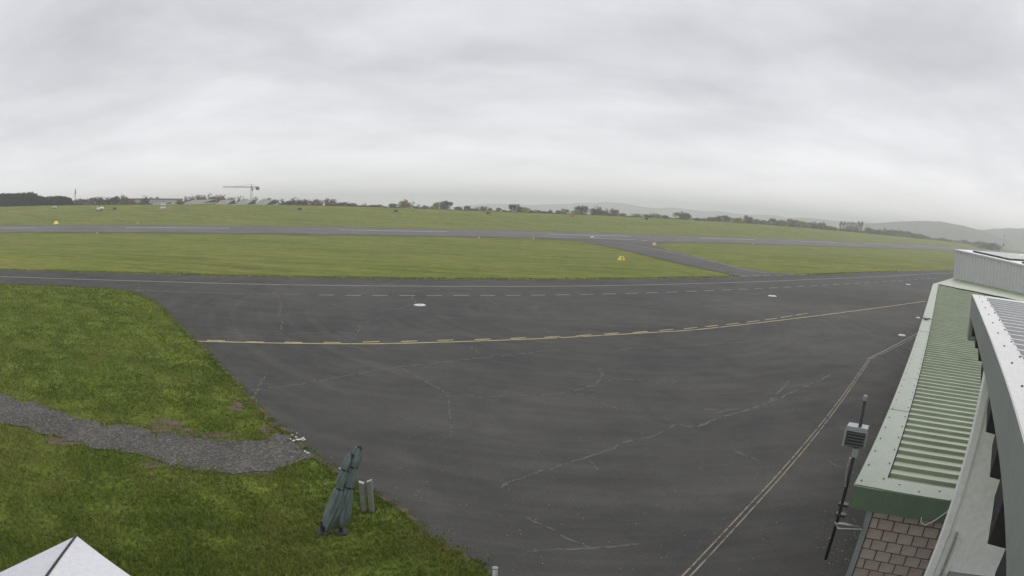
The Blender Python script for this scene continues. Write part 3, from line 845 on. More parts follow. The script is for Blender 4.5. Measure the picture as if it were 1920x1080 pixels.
MATS['sign_yellow'] = paint('yellow_sign_paint', (0.88, 0.74, 0.12), 0.5, 0.06)
MATS['black_paint'] = paint('black_paint', (0.02, 0.02, 0.02), 0.5)
MATS['white_plastic'] = paint('white_plastic', (0.78, 0.78, 0.76), 0.5, 0.04)
MATS['red_paint'] = paint('red_paint', (0.42, 0.05, 0.04), 0.5, 0.08)
def yellow_marker(px, w, h, dep, lab, mark=True, rz=0.2):
    p = ground([px])[0]
    az = math.atan2(p[0], p[1])
    o = empty('taxiway_marker', (p[0], p[1], zof(p)), -az + rz); tag(o, lab, 'airfield marker', 'yellow airfield markers')
    # roof-shaped wedge: wide foot, narrow top
    MB().prism([(-w / 2, -dep / 2, .03), (w / 2, -dep / 2, .03), (w / 2, dep / 2, .03), (-w / 2, dep / 2, .03)], [(-w * .27, -.05, h), (w * .27, -.05, h), (w * .27, .05, h), (-w * .27, .05, h)]).build('body', 'sign_yellow', o)
    MB().box(-w / 2 - .03, w / 2 + .03, -dep / 2 - .03, dep / 2 + .03, 0, .05).build('base', 'black_paint', o)
    if mark:
        sl = (dep / 2 - .05) / (h - .03)
        def sp_(x, z): return (x, -dep / 2 + (z - .03) * sl - .012, z)
        def sq_(x, z): return (x, -dep / 2 + (z - .03) * sl - .002, z)
        c_ = [(.02 * w, h * .30), (.14 * w, h * .30), (.14 * w, h * .62), (.02 * w, h * .80), (-.06 * w, h * .62), (.02 * w, h * .58)]
        MB().prism([sq_(*c) for c in c_], [sp_(*c) for c in c_][::1]).build('symbol', 'black_paint', o)
    return o
yellow_marker((1165, 488.5), 1.15, 0.62, 0.7, 'yellow wedge marker with dark symbol on the grass before the link taxiway')
yellow_marker((105, 420.5), 1.9, 1.0, 1.1, 'yellow wedge marker on the far grass above the runway', False, 0.5)
yellow_marker((1227, 460), 1.0, 0.7, 0.6, 'tiny yellow marker where the link taxiway meets the runway', False)

def runway_light(px, lab, sc=1.0):
    p = ground([px])[0]
    o = empty('runway_light', (p[0], p[1], zof(p))); tag(o, lab, 'runway light', 'white lights along the runway edge')
    MB().lathe([(.16 * sc, 0), (.16 * sc, .06 * sc), (.05 * sc, .07 * sc), (.05 * sc, .22 * sc)], 10).build('stem', 'sign_yellow', o)
    MB().lathe([(.17 * sc, .22 * sc), (.22 * sc, .26 * sc), (.22 * sc, .44 * sc), (.12 * sc, .56 * sc), (.02 * sc, .58 * sc)], 12).build('lens', 'white_plastic', o)
for px, lab in (((182, 438.5), 'white runway light on the near grass below the first centre dash'), ((898, 447.5), 'white runway light on the near grass in mid picture'), ((1411, 458.5), 'white runway light on the grass beyond the link taxiway'), ((1228, 438.5), 'white runway light on the far grass above the link taxiway'), ((258, 419.5), 'small light on the far grass right of the yellow marker'), ((1000, 449), 'low runway light just before the white guide line')):
    runway_light(px, lab, 0.75)

def boundary_marker(px, lab, red=False):
    p = ground([px])[0]
    az = math.atan2(p[0], p[1])
    o = empty('boundary_marker', (p[0], p[1], zof(p)), -az + .15); tag(o, lab, 'boundary marker', 'dark roof-shaped boundary markers on the far field')
    MB().prism([(-.75, -.4, .02), (.75, -.4, .02), (.75, .4, .02), (-.75, .4, .02)], [(-.7, -.05, .7), (.7, -.05, .7), (.7, .05, .7), (-.7, .05, .7)]).build('body', 'red_paint' if red else 'dark_wood', o)
    MB().box(-.82, .82, -.45, .45, -.05, .03).build('base', 'dark_steel', o)
for px, lab, rd in (((562, 393.5), 'dark boundary marker beneath the end of the sawtooth hangars', False), ((742, 397.3), 'dark boundary marker below the two domed trees', False), ((915, 401), 'dark boundary marker below the orange tree', False), ((1073, 406.3), 'reddish boundary marker below the pair of round grey trees', True), ((1212, 411.5), 'dark boundary marker below the small paired trees', False), ((215, 393), 'small dark marker between the white aircraft and the striped board', False)):
    boundary_marker(px, lab, rd)

# parked white glider on the far grass
p = ground([(188, 395.5)])[0]; az = math.atan2(p[0], p[1])
gl = empty('parked_glider', (p[0], p[1], zof(p)), -az + 0.35)
tag(gl, 'small white parked aircraft on the far grass before the treeline', 'aircraft')
MB().tube([(-1.6, 0, .62), (-1.3, 0, .62), (-.4, 0, .75), (.5, 0, .95), (1.3, 0, .90), (1.75, 0, .78)], [.18, .36, .52, .60, .46, .15], 12).build('fuselage', 'white_plastic', gl, True)
MB().prism([(-1.55, -.05, .7), (-.9, -.05, .8), (-1.15, -.05, 1.85), (-1.5, -.05, 1.85)], [(-1.55, .05, .7), (-.9, .05, .8), (-1.15, .05, 1.85), (-1.5, .05, 1.85)]).build('tail_fin', 'white_plastic', gl)
MB().prism([(-.2, -2.2, 1.0), (.7, -2.2, 1.0), (.7, 2.2, 1.0), (-.2, 2.2, 1.0)], [(-.15, -2.2, 1.08), (.6, -2.2, 1.08), (.6, 2.2, 1.08), (-.15, 2.2, 1.08)]).build('wing', 'white_plastic', gl)
MB().tube([(.55, 0, 1.25), (1.0, 0, 1.35), (1.35, 0, 1.1)], [.22, .32, .12], 10).build('canopy', 'panel_glass', gl, True)
for sx, sy in ((.5, -.5), (.5, .5), (-1.3, 0)):
    MB().tube([(sx, sy - .07, .2), (sx, sy + .07, .2)], .2, 12).build('wheel', 'black_rubber', gl)
p = ground([(102, 391)])[0]
w2 = empty('winch_trailer', (p[0], p[1], zof(p)), 0.4)
tag(w2, 'tiny pale trailer on the far grass near the dark forest', 'trailer')
MB().prism([(-1.1, -.5, .35), (1.1, -.5, .35), (1.1, .5, .35), (-1.1, .5, .35)], [(-.9, -.4, .8), (.9, -.4, .8), (.9, .4, .8), (-.9, .4, .8)]).build('body', 'white_plastic', w2)
for sy in (-.5, .5): MB().tube([(0, sy - .07, .25), (0, sy + .07, .25)], .25, 10).build('wheel', 'black_rubber', w2)
MB().box(1.1, 1.8, -.04, .04, .38, .44).build('tow_bar', 'dark_steel', w2)
# red and white striped board
p = ground([(306, 395)])[0]; az = math.atan2(p[0], p[1])
bd = empty('striped_board', (p[0], p[1], zof(p)), -az + .1)
tag(bd, 'pale board with faded red stripes on the far grass', 'board')
for i in range(4):
    MB().box(-1.5 + .16 * i, 1.3 - .1 * (i % 2) * 3, -.05, .05, .35 + .55 * i, .35 + .55 * i + .54).build('panel', 'white_plastic' if i % 2 else MATS.setdefault('pale_pink', paint('faded_red_paint', (0.50, 0.36, 0.31), .6)), bd)
for sx in (-.9, .8): MB().box(sx - .05, sx + .05, .05, .13, 0, 2.2).build('post', 'dark_steel', bd)

# folded parasols and posts in front
MATS['teal_cloth'] = paint('teal_cover_cloth', (0.150, 0.195, 0.188), 0.8, 0.25, 5.0, (0.09, 0.12, 0.115))
MATS['strap'] = paint('dark_strap', (0.02, 0.025, 0.025), 0.7)
def at_height(px, base_xy):
    """z where the vertical above base_xy comes closest to the sight line"""
    v = ray([px])[0]; t = math.hypot(*base_xy) / math.hypot(v[0], v[1])
    return CAM_H + v[2] * t
def folded_parasol(base_px, top_px, segs, lab):
    '''a folded, covered parasol leaning from its foot towards its tip; segs: (fraction of the length, radius, sideways shift)'''
    bp = ground([base_px])[0]; zb = zof(bp)
    v = ray([top_px])[0]; t = math.hypot(*bp) / math.hypot(v[0], v[1])
    tip = Vector((v[0] * t, v[1] * t, CAM_H + v[2] * t)) - Vector((bp[0], bp[1], zb))
    o = empty('folded_parasol', (bp[0], bp[1], zb)); tag(o, lab, 'parasol', 'folded parasols at the lawn corner')
    MB().lathe([(.16, 0), (.16, .05), (.05, .07), (.03, .3)], 14).build('base', 'dark_steel', o)
    MB().tube([(0, 0, .1), tuple(tip * 1.01)], .024, 8).build('pole', 'dark_steel', o)
    ax = tip.normalized(); sd_ = ax.cross(Vector((0, 1, 0))).normalized(); bk_ = ax.cross(sd_)
    fr = np.linspace(segs[0][0], segs[-1][0], 46)
    rr_ = np.interp(fr, [q[0] for q in segs], [q[1] for q in segs]); ss_ = np.interp(fr, [q[0] for q in segs], [q[2] for q in segs])
    rr_ = np.convolve(np.pad(rr_, 1, mode='edge'), [.25, .5, .25], mode='valid')
    V, Fc = [], []
    seg = 40
    for i, (f, r, sx) in enumerate(zip(fr, rr_, ss_)):
        for q in range(seg):
            a = 2 * math.pi * q / seg
            w = r * .74 * (1 + .20 * math.sin(a * 4 + f * 7) + .10 * math.sin(a * 9 - f * 11))
            V.append(tuple(tip * f + sd_ * (sx + w * math.cos(a)) + bk_ * (w * math.sin(a))))
    n_ = len(fr)
    for i in range(n_ - 1):
        for q in range(seg):
            r2 = (q + 1) % seg
            Fc.append((i * seg + q, i * seg + r2, (i + 1) * seg + r2, (i + 1) * seg + q))
    Fc.append(tuple(range(seg))[::-1]); Fc.append(tuple((n_ - 1) * seg + q for q in range(seg)))
    new_obj('cover', V, Fc, 'teal_cloth', o, True)
    for (f, r, sx) in segs:
        if r > .115 or f < .4 or f > .97: continue
        c0 = tip * (f - .006) + sd_ * sx; c1 = tip * (f + .006) + sd_ * sx
        MB().tube([tuple(c0), tuple(c1)], r * .92, 18).build('strap', 'strap', o)
    MB().tube([tuple(tip * .985 - sd_ * .02), tuple(tip * 1.015)], [.07, .04], 8).build('finial', 'strap', o)
folded_parasol((640, 1000), (673, 839), [(.10, .13, .04), (.18, .17, .04), (.36, .17, .04), (.46, .17, .05), (.56, .11, .03), (.66, .15, .03), (.76, .13, .03), (.79, .10, .02), (.86, .13, .02), (.95, .12, .01), (1.0, .07, 0)], 'taller folded teal parasol leaning beside the grass corner')
folded_parasol((606, 1000), (660, 853), [(.10, .13, -.04), (.18, .18, -.04), (.40, .19, -.04), (.52, .17, -.02), (.60, .11, .0), (.68, .13, .02), (.78, .12, .02), (.82, .10, .02), (.90, .12, .02), (1.0, .06, .02)], 'shorter folded teal parasol tied against its taller neighbour')

pb = ground([(690, 960)])[0]
zp = at_height((693, 903), pb)
for sx, lab in ((-.085, 'narrow grey steel post beside the parasols, the one closer to them'), (.085, 'narrow grey steel post beside the parasols, the one closer to the asphalt')):
    q_ = pb + np.array([sx, sx * .2])
    o = empty('steel_post', (q_[0], q_[1], zof(q_))); tag(o, lab, 'post', 'pair of grey posts by the parasols')
    hp = zp - zof(q_)
    MB().prism([(-.055, -.05, 0), (.055, -.05, 0), (.055, .05, 0), (-.055, .05, 0)], [(-.055, -.05, hp), (.055, -.05, hp + (.05 if sx > 0 else -.03)), (.055, .05, hp + (.05 if sx > 0 else -.03)), (-.055, .05, hp)]).build('shaft', 'steel', o)
    MB().box(-.062, -.056, -.052, .052, 0, hp - .01).build('edge_strip', 'dark_steel', o)
    MB().box(-.09, .09, -.09, .09, 0, .02).build('foot_plate', 'dark_steel', o)

q_ = ground([(927, 1150)])[0]
o = empty('thin_post', (q_[0], q_[1], zof(q_))); tag(o, 'thin pale post at the bottom edge of the apron', 'post')
hp = at_height((927, 1066), q_) - zof(q_)
MB().tube([(0, 0, 0), (0, 0, hp)], .04, 10).build('shaft', 'steel', o, True)
MB().lathe([(.05, hp), (.05, hp + .02), (.02, hp + .03)], 10).build('cap', 'grey_trim', o)
MB().box(-.09, .09, -.09, .09, 0, .02).build('foot_plate', 'dark_steel', o)
# white canopy corner at the very front with dark ribs
MATS['canopy_white'] = paint('white_canopy_cloth', (0.70, 0.70, 0.74), 0.7, 0.03, .8)
cvx = ray([(40, 1150)])[0]
cc_ = cvx[:2] / np.hypot(*cvx[:2]) * 5.2
cb_z = zof(cc_)
cn = empty('white_canopy', (cc_[0], cc_[1], cb_z), -math.atan2(cc_[0], cc_[1]) + .22)
tag(cn, 'white pavilion canopy with dark frame lines at the bottom edge', 'canopy')
htop = 7 + cvx[2] / np.hypot(*cvx[:2]) * 5.2 - cb_z
apx = (0, 0, htop + 0.0); E_ = 2.1
cor = [(-E_, -E_, htop - .75), (E_, -E_, htop - .75), (E_, E_, htop - .75), (-E_, E_, htop - .75)]
for i in range(4):
    c0, c1 = cor[i], cor[(i + 1) % 4]
    V = [apx, c0, c1, (c1[0], c1[1], c1[2] - .22), (c0[0], c0[1], c0[2] - .22), (0, 0, htop - .03), (c0[0] * .99, c0[1] * .99, c0[2] - .03), (c1[0] * .99, c1[1] * .99, c1[2] - .03)]
    new_obj('cloth_panel', V, [(0, 1, 2), (1, 4, 3, 2), (5, 7, 6), (6, 7, 2, 1)], 'canopy_white', cn)
    MB().tube([(0, 0, htop + .004), (c0[0], c0[1], c0[2] + .004)], .02, 6).build('frame_rib', 'dark_steel', cn)
    mid = [(c0[j] + c1[j]) / 2 for j in range(3)]
    MB().tube([(0, 0, htop + .004), (mid[0], mid[1], mid[2] + .004)], .014, 6).build('frame_rib', 'dark_steel', cn)
    MB().tube([(c0[0] * .97, c0[1] * .97, 0.0), (c0[0] * .97, c0[1] * .97, c0[2] - .05)], .03, 8).build('leg', 'steel', cn)

# ------------------------------------------------------------------ far things: hangars, crane, masts
def far_at(x, y, d):
    """plan point in the direction of a pixel column at runway distance d, and the height its sight line has there"""
    v = ray([(x, y)])[0]
    n = v[0] * UD[0] + v[1] * UD[1]
    k_ = d / n
    return np.array([v[0] * k_, v[1] * k_]), CAM_H + v[2] * k_, k_
MATS['hangar_roof'] = paint('pale_hangar_roof', (0.60, 0.60, 0.61), 0.6, 0.06, .3)
MATS['hangar_dark'] = paint('dark_hangar_gable', (0.055, 0.060, 0.065), 0.5, 0.15, .5)
MATS['hangar_wall'] = paint('grey_hangar_wall', (0.30, 0.29, 0.28), 0.7, 0.06, .5)
hang = [(277, 322, 378.5, 384, 'leftmost sawtooth hangar roof partly behind the ochre tree'), (316, 345, 377, 383, 'narrow sawtooth hangar next to the leftmost one'), (342, 404, 373.5, 382, 'long pale sawtooth hangar with its dark gable under the reddish trees'), (403, 440, 374, 383.5, 'sawtooth hangar with tall dark gable, in the middle of the row'), (440, 477, 374, 384, 'pale sawtooth hangar right below the crane'), (476, 513, 374.5, 384.5, 'last pale sawtooth hangar at the end of the row')]
for i, (x0, x1, yt, yb, lab) in enumerate(hang):
    d = 292 - i * 2
    pL, zb0, _ = far_at(x0, yb, d); pR, zb1, _ = far_at(x1, yb, d)
    _, zt_, _ = far_at(x1, yt, d)
    _, ztm, _ = far_at((x0 + x1) / 2, yt + .8, d)
    Lh = float(np.hypot(*(pR - pL))); ang = math.atan2(pR[1] - pL[1], pR[0] - pL[0])
    base = float(terrain(pL[0], pL[1])[0]) - .5
    o = empty('sawtooth_hangar', (pL[0], pL[1], base), ang); tag(o, lab, 'hangar', 'row of sawtooth hangars on the crest')
    lo = zb0 - base; hi = zt_ - base
    lo = max(lo, .8)
    dp = 20.0
    wv = Lh * .62
    # wedge: low front eave on the left, rising to a tall right-hand gable
    MB().box(0, Lh, 0.3, dp, 0, lo - .05).build('wall', 'hangar_wall', o)
    MB().prism([(0.2, 0.2, lo), (wv, 0.2, lo), (Lh, .2, hi), (Lh * .30, .2, hi)], [(0.2, dp, lo), (wv, dp, lo), (Lh, dp, hi), (Lh * .3, dp, hi)]).build('roof', 'hangar_roof', o)
    MB().prism([(wv + .05, 0.1, lo), (Lh, 0.1, lo), (Lh, .1, hi - .1)], [(wv + .05, dp, lo), (Lh, dp, lo), (Lh, dp, hi - .1)]).build('gable', 'hangar_dark', o)
    MB().box(-.1, Lh + .05, -.1, .15, lo - .5, lo - .06).build('eave_trim', 'roof_white', o)
# long flat-roofed hall behind the hangars
pL, zt_, kL = far_at(243, 372, 320)
pR, zR_, kR = far_at(342, 372.3, 320)
pR = pR * ((zt_ - CAM_H) / (zR_ - CAM_H))
base = float(terrain(pL[0], pL[1])[0]) - 1; ang = math.atan2(pR[1] - pL[1], pR[0] - pL[0]); Lh = float(np.hypot(*(pR - pL)))
o = empty('flat_hall', (pL[0], pL[1], base), ang); tag(o, 'long flat-roofed hall with dark roof edge behind the leftmost hangars', 'building')
hh = zt_ - base
MB().box(0, Lh, 0, 24, 0, hh - .8).build('wall', 'hangar_wall', o)
MB().box(-.4, Lh + .4, -.4, 24.4, hh - .8, hh).build('roof', 'hangar_dark', o)
for t in (.52, .64):
    MB().box(Lh * t, Lh * t + 1.4, 6, 8, hh, hh + 1.0 + 2 * (t - .5)).build('roof_vent', 'hangar_wall', o)
for t in np.arange(.06, .95, .075):
    MB().box(Lh * t, Lh * t + 2.6, -.08, -.01, hh * .45, hh * .66).build('window', 'hangar_dark', o)
# low white wall along the crest right of the hangars
pL, zt_, _ = far_at(512, 383, 276); pR, zt2, _ = far_at(608, 386, 276)
o = empty('low_white_wall', (pL[0], pL[1], float(terrain(pL[0], pL[1])[0]) - .5), math.atan2(pR[1] - pL[1], pR[0] - pL[0]))
tag(o, 'low white wall along the crest right of the hangars', 'wall')
Lh = float(np.hypot(*(pR - pL))); zb = float(terrain(pL[0], pL[1])[0]) - .5
for i in range(8):
    t0_, t1_ = i / 8, (i + 1) / 8 - .004
    zt_a = zt_ - zb + (zt2 - zt_) * t0_
    MB().box(Lh * t0_, Lh * t1_, 0, .3, -1.5, zt_a).build('panel', 'roof_white', o)
# crane
pc, ztop, _ = far_at(472, 345.5, 420); _, zbot, _ = far_at(472, 374, 420)
base = float(terrain(pc[0], pc[1])[0])
kk = 420.0
MATS['crane'] = paint('crane_red_grey', (0.26, 0.17, 0.155), 0.6, 0.08)
az = math.atan2(pc[0], pc[1])
cr = empty('tower_crane', (pc[0], pc[1], base), -az); tag(cr, 'tall tower crane with long jib rising behind the hangars', 'crane')
def dist_w(x0, x1, y, d):
    a, _, _ = far_at(x0, y, d); b, _, _ = far_at(x1, y, d); return float(np.hypot(*(a - b)))
H_ = ztop - base
_, zj, _ = far_at(472, 352, 420); hj = zj - base
def lattice(mb, p0, p1, w, n):
    p0, p1 = Vector(p0), Vector(p1); t = (p1 - p0).normalized(); a = t.cross(Vector((0, 1, .01))).normalized() * w; b = t.cross(a).normalized() * w
    cs = [a + b, a - b, -a - b, -a + b]
    for c in cs: mb.tube([p0 + c, p1 + c], .10, 4)
    for i in range(n):
        q0 = p0 + (p1 - p0) * i / n; q1 = p0 + (p1 - p0) * (i + 1) / n
        for j in range(4): mb.tube([q0 + cs[j], q1 + cs[(j + 1) % 4]], .06, 4, False)
mb = MB(); lattice(mb, (0, 0, 0), (0, 0, hj), .65, 14); mb.build('tower', 'crane', cr)
mb = MB(); mb.tube([(0, 0, hj), (0, 0, H_)], [.45, .15], 4); mb.build('mast_head', 'crane', cr)
jl = dist_w(418, 472, 350, 420); cjl = dist_w(472, 486, 350, 420)
mb = MB(); lattice(mb, (0, 0, hj + .4), (-jl, 0, hj + 1.2), .38, 22); mb.build('jib', 'crane', cr)
mb = MB(); lattice(mb, (0, 0, hj + .4), (cjl, 0, hj), .45, 5); mb.build('counter_jib', 'crane', cr)
MB().box(cjl - 2.4, cjl + .2, -.7, .7, hj - 1.6, hj + .3).build('counterweight', 'dark_steel', cr)
MB().box(-.2, 1.3, -1.6, -.4, hj - 1.9, hj - .2).build('cab', 'hangar_wall', cr)
mb = MB(); mb.tube([(0, 0, H_), (-jl * .6, 0, hj + 1.5)], .05, 4); mb.tube([(0, 0, H_), (cjl * .9, 0, hj + .5)], .05, 4); mb.build('stay_rod', 'dark_steel', cr)
def far_mast(px, yb, d, r, lab, knob):
    p_, zt_, _ = far_at(px[0], px[1], d); base = float(terrain(p_[0], p_[1])[0])
    o = empty('radio_mast', (p_[0], p_[1], base)); tag(o, lab, 'mast')
    h = zt_ - base
    MB().tube([(0, 0, 0), (0, 0, h)], [r * 1.3, r], 8).build('pole', 'hangar_dark' if knob != 3 else 'dark_steel', o)
    if knob == 1:
        MB().lathe([(r * 1.2, h - 3.5), (r * 2.3, h - 3.2), (r * 2.3, h - 1.6), (r * 1.2, h - 1.2)], 8).build('antenna_ring', 'hangar_wall', o)
    elif knob == 2:
        MB().box(-r * 1.6, r * 1.6, -r * 1.6, r * 1.6, h - 1.2, h - .2).build('head', 'hangar_wall', o)
    else:
        MB().box(-.9, .5, -.3, .3, h * .45, h * .45 + 1.5).build('equipment_box', 'dark_steel', o)
        MB().box(-.35, .35, -.2, .2, h - 1.5, h - .2).build('antenna', 'dark_steel', o)
far_mast((141.5, 354), 376, 420, .30, 'slender grey radio mast beside the dark forest', 1)
far_mast((505, 371), 384, 320, .5, 'short chimney-like pole at the end of the hangars', 2)
far_mast((1883, 440), 462, 120, .05, 'thin measuring mast on the skyline above the white shed', 3)

# ------------------------------------------------------------------ trees
def leafmat(name, a, b):
    m = NT(name)
    c = m.ramp(m.noise(0.8, 4, 0.7), [(0.3, a), (0.7, b)])
    return m.fin(c, 0.85, 0.1)
LEAF = {
 'grey': leafmat('grey_brown_foliage', (0.055, 0.055, 0.040), (0.120, 0.108, 0.075)),
 'green': leafmat('dull_green_foliage', (0.075, 0.105, 0.035), (0.185, 0.210, 0.070)),
 'ochre': leafmat('ochre_foliage', (0.160, 0.105, 0.032), (0.290, 0.190, 0.060)),
 'red': leafmat('russet_foliage', (0.140, 0.062, 0.046), (0.240, 0.110, 0.080)),
 'yellow': leafmat('yellow_green_foliage', (0.20, 0.205, 0.05), (0.35, 0.32, 0.09)),
 'dark': leafmat('dark_conifer_foliage', (0.016, 0.026, 0.019), (0.036, 0.048, 0.034)),
 'pale': leafmat('pale_thin_foliage', (0.24, 0.22, 0.16), (0.36, 0.33, 0.25)),
}
MATS['bark'] = paint('grey_bark', (0.07, 0.06, 0.05), 0.9, 0.2, 2)
def crown_mesh(kind, nclump, nleaf, leaf, seed, shape='round'):
    """unit crown: x,y in -1..1, z 0..1, many leaf-sized faces in uneven clumps"""
    g_ = np.random.default_rng(seed)
    V = []; F = []
    cl = []
    for i in range(nclump):
        if shape == 'round':
            th = g_.uniform(0, 2 * math.pi); ph = g_.uniform(-1.0, 1.0); r = g_.uniform(.40, .80)
            c = np.array([math.cos(th) * math.sqrt(max(0, 1 - ph * ph)) * r, math.sin(th) * math.sqrt(max(0, 1 - ph * ph)) * r, .46 + .42 * ph * r / .8])
            cr_ = g_.uniform(.22, .40)
        elif shape == 'tall':
            zc = g_.uniform(.08, .92); th = g_.uniform(0, 2 * math.pi); r = (1 - zc) ** .6 * .7
            c = np.array([math.cos(th) * r, math.sin(th) * r, zc]); cr_ = g_.uniform(.22, .4)
        else:
            th = g_.uniform(0, 2 * math.pi); r = g_.uniform(0, .75); zc = g_.uniform(.12, .62) * (1.05 - .4 * r)
            c = np.array([math.cos(th) * r, math.sin(th) * r, zc]); cr_ = g_.uniform(.25, .42)
        cl.append((c, cr_))
    for c, cr_ in cl:
        P = g_.normal(0, 1, (nleaf, 3)); P /= np.linalg.norm(P, axis=1)[:, None]
        P *= (g_.uniform(.35, 1.0, nleaf) ** .6)[:, None] * cr_
        P[:, 2] *= .62 if shape != 'tall' else .45
        P += c
        for p_ in P:
            if p_[2] < 0: continue
            d1 = g_.normal(0, 1, 3); d1 /= np.linalg.norm(d1); d2 = np.cross(d1, g_.normal(0, 1, 3)); d2 /= np.linalg.norm(d2)
            s_ = leaf * g_.uniform(.6, 1.4)
            n_ = len(V)
            sc_ = np.array([1, 1, .5])
            V += [p_ + d1 * s_ * sc_, p_ + d2 * s_ * .7 * sc_, p_ - d1 * s_ * sc_, p_ - d2 * s_ * .6 * sc_]
            F.append((n_, n_ + 1, n_ + 2, n_ + 3))
    me = bpy.data.meshes.new('crown'); me.from_pydata([tuple(map(float, v)) for v in V], [], F); me.materials.append(LEAF[kind])
    return me
CR = {}
for kd in LEAF:
    for sh in ('round', 'bush', 'tall'):
        for vv in range(2):
            CR[kd, sh, vv] = None
def crown(kd, sh, vv):
    if CR[kd, sh, vv] is None:
        CR[kd, sh, vv] = crown_mesh(kd, 26 if sh != 'tall' else 20, 46, .075, hash((len(kd), ord(kd[0]), ord(kd[2]), sh == 'tall', sh == 'bush', vv)) % 9999, sh)
    return CR[kd, sh, vv]
trunk_me = None
def limbs():
    global trunk_me
    if trunk_me is None:
        mb = MB(); mb.tube([(0, 0, 0), (.02, 0, .35), (0, .02, .75)], [.06, .045, .015], 7)
        for i in range(6):
            a = i * 1.05; z0 = .28 + .06 * i
            mb.tube([(0.01, 0, z0), (.35 * math.cos(a), .35 * math.sin(a), z0 + .16), (.6 * math.cos(a), .6 * math.sin(a), z0 + .26)], [.025, .014, .006], 5)
        trunk_me = bpy.data.meshes.new('trunk'); trunk_me.from_pydata(mb.v, [], mb.f); trunk_me.materials.append(MATS['bark'])
    return trunk_me
def tree(x, yt, hw, kind, lab, d=300, shape='round', name='tree', group='trees along the skyline', cat='tree', sink=0.0):
    p_, zt_, k_ = far_at(x, yt, d)
    q_, _, _ = far_at(x + hw, yt, d)
    w = float(np.hypot(*(q_ - p_))) * math.cos(math.atan2(p_[0], p_[1]) + RA) ** 0.5
    w = max(w * 1.12, .3)
    base = float(terrain(p_[0], p_[1])[0]) - .05 - sink
    h = max(zt_ - base, .8)
    o = empty(name, (p_[0], p_[1], base), rnd.uniform(0, 6.28)); tag(o, lab, cat, group)
    c = bpy.data.objects.new('crown', crown(kind, shape, rnd.randint(0, 1))); COL.objects.link(c); c.parent = o
    lift = .02 if shape == 'round' else 0.0
    c.location = (0, 0, h * lift); c.scale = (w, w, h * (1 - lift) * 1.06)
    if cat != 'bush':
        t = bpy.data.objects.new('trunk', limbs()); COL.objects.link(t); t.parent = o; t.scale = (w * .9, w * .9, h)
    else:
        t = bpy.data.objects.new('stem', limbs()); COL.objects.link(t); t.parent = o; t.scale = (w * .6, w * .6, h * .8)
    return o
ORD = ['first', 'second', 'third', 'fourth', 'fifth', 'sixth', 'seventh', 'eighth', 'ninth', 'tenth', 'eleventh', 'twelfth', 'thirteenth', 'fourteenth', 'fifteenth', 'sixteenth', 'seventeenth', 'eighteenth', 'nineteenth', 'twentieth']
TW = {'grey': 'grey-brown', 'green': 'dull green', 'ochre': 'ochre', 'red': 'russet', 'yellow': 'yellow-green', 'dark': 'dark'}
def run_of(lst, where, d=300, **kw):
    for i, (x, yt, hw, kd) in enumerate(lst):
        tree(x, yt - 1.2, hw * 1.12, kd, '%s tree, %s %s' % (TW[kd], ORD[i], where), d + rnd.uniform(-8, 8), **kw)
run_of([(148, 373, 12, 'grey'), (163, 373, 13, 'grey'), (178, 369.5, 9, 'grey'), (189, 369, 5, 'grey'), (199, 371, 9, 'grey'), (211, 369.5, 12, 'grey'), (219, 367, 6, 'grey'), (232, 367.5, 11, 'ochre'), (246, 374, 11, 'ochre'), (272, 368, 8, 'grey'), (338, 374, 8, 'ochre')], 'to the right of the radio mast', 285)
run_of([(352, 369, 9, 'grey'), (365, 366, 12, 'red'), (380, 367, 11, 'red'), (396, 363, 8, 'grey'), (402, 367, 12, 'red'), (415, 367, 11, 'red'), (433, 370, 9, 'grey'), (454, 368.5, 12, 'grey'), (474, 371, 12, 'grey'), (498, 373, 10, 'grey')], 'in the row rising behind the hangar roofs', 345)
run_of([(517, 375, 9, 'red'), (533, 374, 9, 'grey'), (545, 376, 9, 'grey'), (556, 371, 13, 'grey'), (575, 375, 11, 'red'), (596, 374, 13, 'red'), (619, 372, 11, 'red'), (632, 378, 9, 'grey'), (645, 379, 11, 'grey'), (660, 381, 11, 'grey'), (679, 383, 10, 'grey'), (702, 384.5, 12, 'grey'), (720, 387, 8, 'grey')], 'in the treeline right of the hangars', 300)
tree(736, 380.5, 10, 'grey', 'small grey-brown tree just left of the ochre domed tree', 290)
tree(760, 374.5, 15, 'ochre', 'broad ochre domed tree standing clear of the treeline', 290)
run_of([(782, 384, 7, 'grey'), (795, 385, 7, 'green'), (806, 387, 8, 'green'), (817, 381, 7, 'yellow')], 'between the two domed trees', 292)
tree(834, 375.5, 16, 'grey', 'broad grey domed tree, second of the two domed trees', 290)
run_of([(860, 388, 8, 'grey'), (876, 386, 6, 'grey'), (891, 389, 10, 'grey'), (908, 387, 7, 'red'), (919, 390.5, 5, 'ochre'), (935, 390, 5, 'grey'), (945, 394, 4, 'grey')], 'right of the grey domed tree', 300)
tree(966, 381.5, 14, 'grey', 'large round grey tree standing alone before the pale hills', 290)
run_of([(984, 390, 12, 'yellow'), (1003, 394, 12, 'green'), (1018, 396, 9, 'green'), (1032, 393, 4, 'grey'), (1046, 395, 5, 'grey'), (1060, 391.5, 8, 'yellow')], 'after the large lone round tree', 295)
tree(1078, 395, 9, 'yellow', 'low yellow-green tree at the foot of the grey pair', 288)
tree(1091, 384.5, 14, 'grey', 'taller of the pair of round grey trees', 292)
tree(1119, 386.5, 13, 'grey', 'lower of the pair of round grey trees', 292)
tree(1135, 391, 7, 'grey', 'small grey tree leaning on the lower of the round pair', 296)
tree(1151, 391.5, 11, 'ochre', 'ochre tree just right of the round grey pair', 288)
run_of([(1168, 401, 7, 'green'), (1192, 402, 9, 'yellow'), (1219, 400.5, 11, 'grey'), (1232, 402, 7, 'ochre'), (1246, 404, 6, 'grey')], 'after the ochre tree by the round pair', 295)
